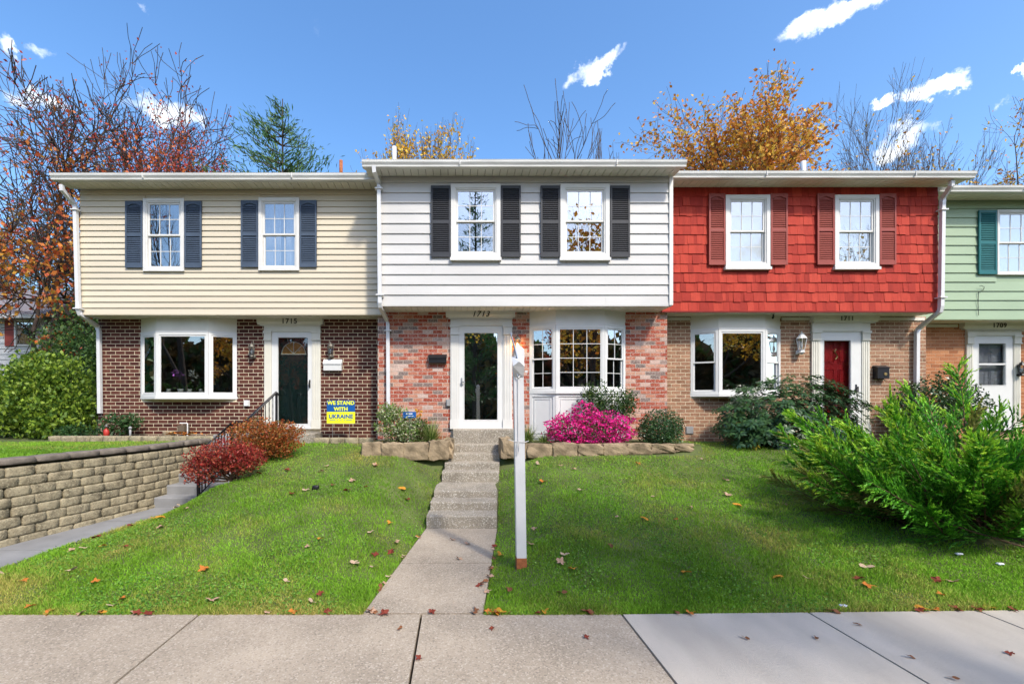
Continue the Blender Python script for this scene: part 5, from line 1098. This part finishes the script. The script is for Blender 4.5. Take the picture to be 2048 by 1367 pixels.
V = np.stack([np.stack([X - dx * w, Y - dy * w, Z], -1), np.stack([X + dx * w, Y + dy * w, Z], -1), np.stack([X + dx * w * .8 + lx * .4, Y + dy * w * .8 + ly * .4, Z + h * .6], -1), np.stack([X + lx, Y + ly, Z + h], -1), np.stack([X - dx * w * .8 + lx * .4, Y - dy * w * .8 + ly * .4, Z + h * .6], -1)], 1).reshape(-1, 3)
i5 = np.arange(N)[:, None] * 5; F = (i5 + np.array([[0, 1, 2, 4]])); F2 = i5 + np.array([[4, 2, 3]])
F = np.concatenate([F, np.concatenate([F2, F2[:, 2:]], 1)[:0]]) if False else F
me = npmesh('grass', V, F, np.repeat(col, 5, 0)); link_ = None
Vt = V.reshape(-1, 5, 3)[:, [4, 2, 3]].reshape(-1, 3); me2 = npmesh('grass_tip', Vt, np.arange(N * 3).reshape(N, 3), np.repeat(col, 3, 0))
import bmesh
bm = bmesh.new(); bm.from_mesh(me); bm.from_mesh(me2); bm.to_mesh(me); bm.free(); bpy.data.meshes.remove(me2)
ck = rng.integers(0, N, 60000); ck = ck[(vnoise(X[ck], Y[ck], 1.6, 9) + rng.uniform(-.15, .15, len(ck))) > .55]; Pc = np.stack([X[ck], Y[ck], Z[ck] + rng.uniform(.015, .04, len(ck))], -1); ac = rng.normal(size=(len(ck), 3)) * (1, 1, .35)
Vc, Fc, Cc = leaves(Pc, .022, pick([(.10, .26, .03), (.15, .33, .04), (.22, .38, .07)], len(ck), rng, .2), rng, .8, ac / np.linalg.norm(ac, axis=1, keepdims=True), .2)
me3 = npmesh('clover', Vc, Fc, Cc); cv = kind(link('clover', me3, None, M['grass']), 'stuff'); cv['label'] = 'broad-leaved clover patches growing through the lawn'; cv['category'] = 'clover'
gr = kind(link('grass', me, None, M['grass']), 'stuff'); gr['label'] = 'short green lawn grass with yellowed patches on both sides of the path'; gr['category'] = 'grass'

# ------------------------------------------------------------------ fallen leaves
def leaf_mesh(seed, lobes, c):
    r = np.random.default_rng(seed); n = 18; V = [(0, 0, 0)]
    for i in range(n):
        t = 2 * math.pi * i / n; q = (1 + .38 * math.cos(lobes * t)) * (1.0 if lobes > 2 else (.55 + .45 * abs(math.cos(t)))) * r.uniform(.85, 1.1); V.append((q * .05 * math.cos(t), q * .042 * math.sin(t), .012 * math.sin(t * 2 + seed) + r.uniform(0, .008)))
    me = bpy.data.meshes.new('fallen_leaf'); me.from_pydata(V, [], [(0, i + 1, (i + 1) % n + 1) for i in range(n)]); me.update(); a = me.color_attributes.new('col', 'FLOAT_COLOR', 'POINT'); a.data.foreach_set('color', [v for k in range(n + 1) for v in (*(np.array(c) * r.uniform(.85, 1.15)), 1)]); me.materials.append(M['dry_leaf']); return me
LK = {'tan': [leaf_mesh(1, 5, (.48, .30, .20)), leaf_mesh(2, 2, (.50, .36, .24))], 'orange': [leaf_mesh(3, 5, (.50, .17, .03)), leaf_mesh(4, 3, (.55, .25, .03))], 'red-brown': [leaf_mesh(5, 5, (.20, .04, .025)), leaf_mesh(6, 2, (.22, .09, .04))]}
rnd = random.Random(12)
def drop(x, y, z, c, place, s=1.0):
    o = piece('fallen_leaf', rnd.choice(LK[c]), (x, y, z), (s,) * 3, None, (rnd.uniform(-.35, .35), rnd.uniform(-.35, .35), rnd.uniform(0, 6.3)))
    tag(o, f'{c} fallen leaf lying on the {place}', 'leaf', f'{c} leaves on the {place}')
for k in range(120):
    y = 4.05 + 4.3 * rnd.random() ** 1.2; x = rnd.uniform(-1.0, 1.25) * y
    if x < float(walk_x(y)) + .1 or float(path_x(-1, y)) - .05 < x < float(path_x(1, y)) + .05 or (y > 5 and x > 4.6): continue
    drop(x, y, float(height(x, y)) + .035, rnd.choice(['tan', 'tan', 'orange', 'red-brown']), 'left lawn' if x < 0 else 'right lawn', rnd.uniform(.6, 1.1))
for k in range(40): x = rnd.uniform(-4, 6); drop(x, 4.0 + (.022 * (x - 1.4) if x > 1.4 else 0) - rnd.uniform(.0, .05), .02, rnd.choice(['tan', 'orange', 'red-brown', 'red-brown']), 'lawn edge by the sidewalk', rnd.uniform(.5, 1.0))
for px, py in ((800, 1258), (838, 1318), (985, 1258), (1172, 1275), (1490, 1277), (1715, 1250), (1820, 1315), (1905, 1358), (2020, 1308), (1632, 1277)):
    Y = EYE * FPX / (py - CY); drop(ax(px, Y), Y, .014, 'red-brown', 'sidewalk', .5)
for px, py in ((935, 1088), (918, 1118), (960, 1172), (952, 1220), (905, 1080), (968, 1165)): Y = EYE * FPX / (py - CY); drop(ax(px, Y), Y, .016, 'red-brown' if py > 1150 else 'tan', 'front path', .8)
for k in range(14): y = rnd.uniform(4.2, 6.6); s_ = rnd.choice([-1, 1]); drop(float(path_x(s_, y)) + s_ * .01, y, .02, rnd.choice(['orange', 'red-brown', 'tan']), 'edge of the front path', rnd.uniform(.5, .9))
for k in range(16): drop(rnd.uniform(-6.4, -5.4), rnd.uniform(9.75, 9.95), 1.17 + rnd.uniform(0, .06), 'orange', 'bed below the 1715 bay window', rnd.uniform(.8, 1.2))

# ------------------------------------------------------------------ far house at the left
FY = 17.0; fx1 = ax(88, FY)
fh = thing('far_house', (-20, FY, 1), 'grey-roofed house with a red shutter behind the bushes at the left edge', 'house')
fz = az(632, FY)
MB().box(-26, fx1, FY, 21.4, .8, fz).build('wall', M['grey_siding'], fh)
b = MB(); b.v = [(-26.4, FY - .45, fz - .05), (fx1 + .3, FY - .45, fz - .05), (fx1 + .3, 21.8, fz - .05), (-26.4, 21.8, fz - .05), (-26.4, 19.2, fz + 1.5), (fx1 + .3, 19.2, fz + 1.5)]; b.f = [(0, 1, 5, 4), (2, 3, 4, 5), (1, 2, 5), (3, 0, 4), (3, 2, 1, 0)]; b.build('roof', mat('grey_roof', (.20, .18, .19), .9, .2, 12), fh)
MB().box(-26.4, fx1 + .3, FY - .53, FY - .452, fz - .16, fz - .03).build('gutter', M['white_trim'], fh)
bd = wedge_mesh('siding_board', M['grey_siding'])
for k in range(17): piece('siding_board', bd, ((-26 + fx1) / 2, FY - .001, 1.2 + k * .2), (fx1 + 26, .03, .2), fh)
for px0 in (32, -120):
    xx = ax(px0, FY); f_ = front(FY - .03); z0, z1 = az(692, FY), az(640, FY)
    win = MB(f_).ring(xx, xx + .75, z0, z1, .06, 0, .05).build('window', M['white_trim'], fh); MB(f_).box(xx + .06, xx + .69, .0, .01, z0 + .06, z1 - .06).build('pane', M['glass_dark'], win)
    MB(f_).box(xx - .36, xx - .01, 0, .04, z0, z1).build('shutter', M['red_shutter'], fh)
dk = MB().tube([at(1672, 698, 10.37), at(1669, 703, 10.37), at(1672, 708, 10.37), at(1675, 713, 10.37), at(1671, 718, 10.37)], .014, 6).build('door_ornament', M['brass'], H1)
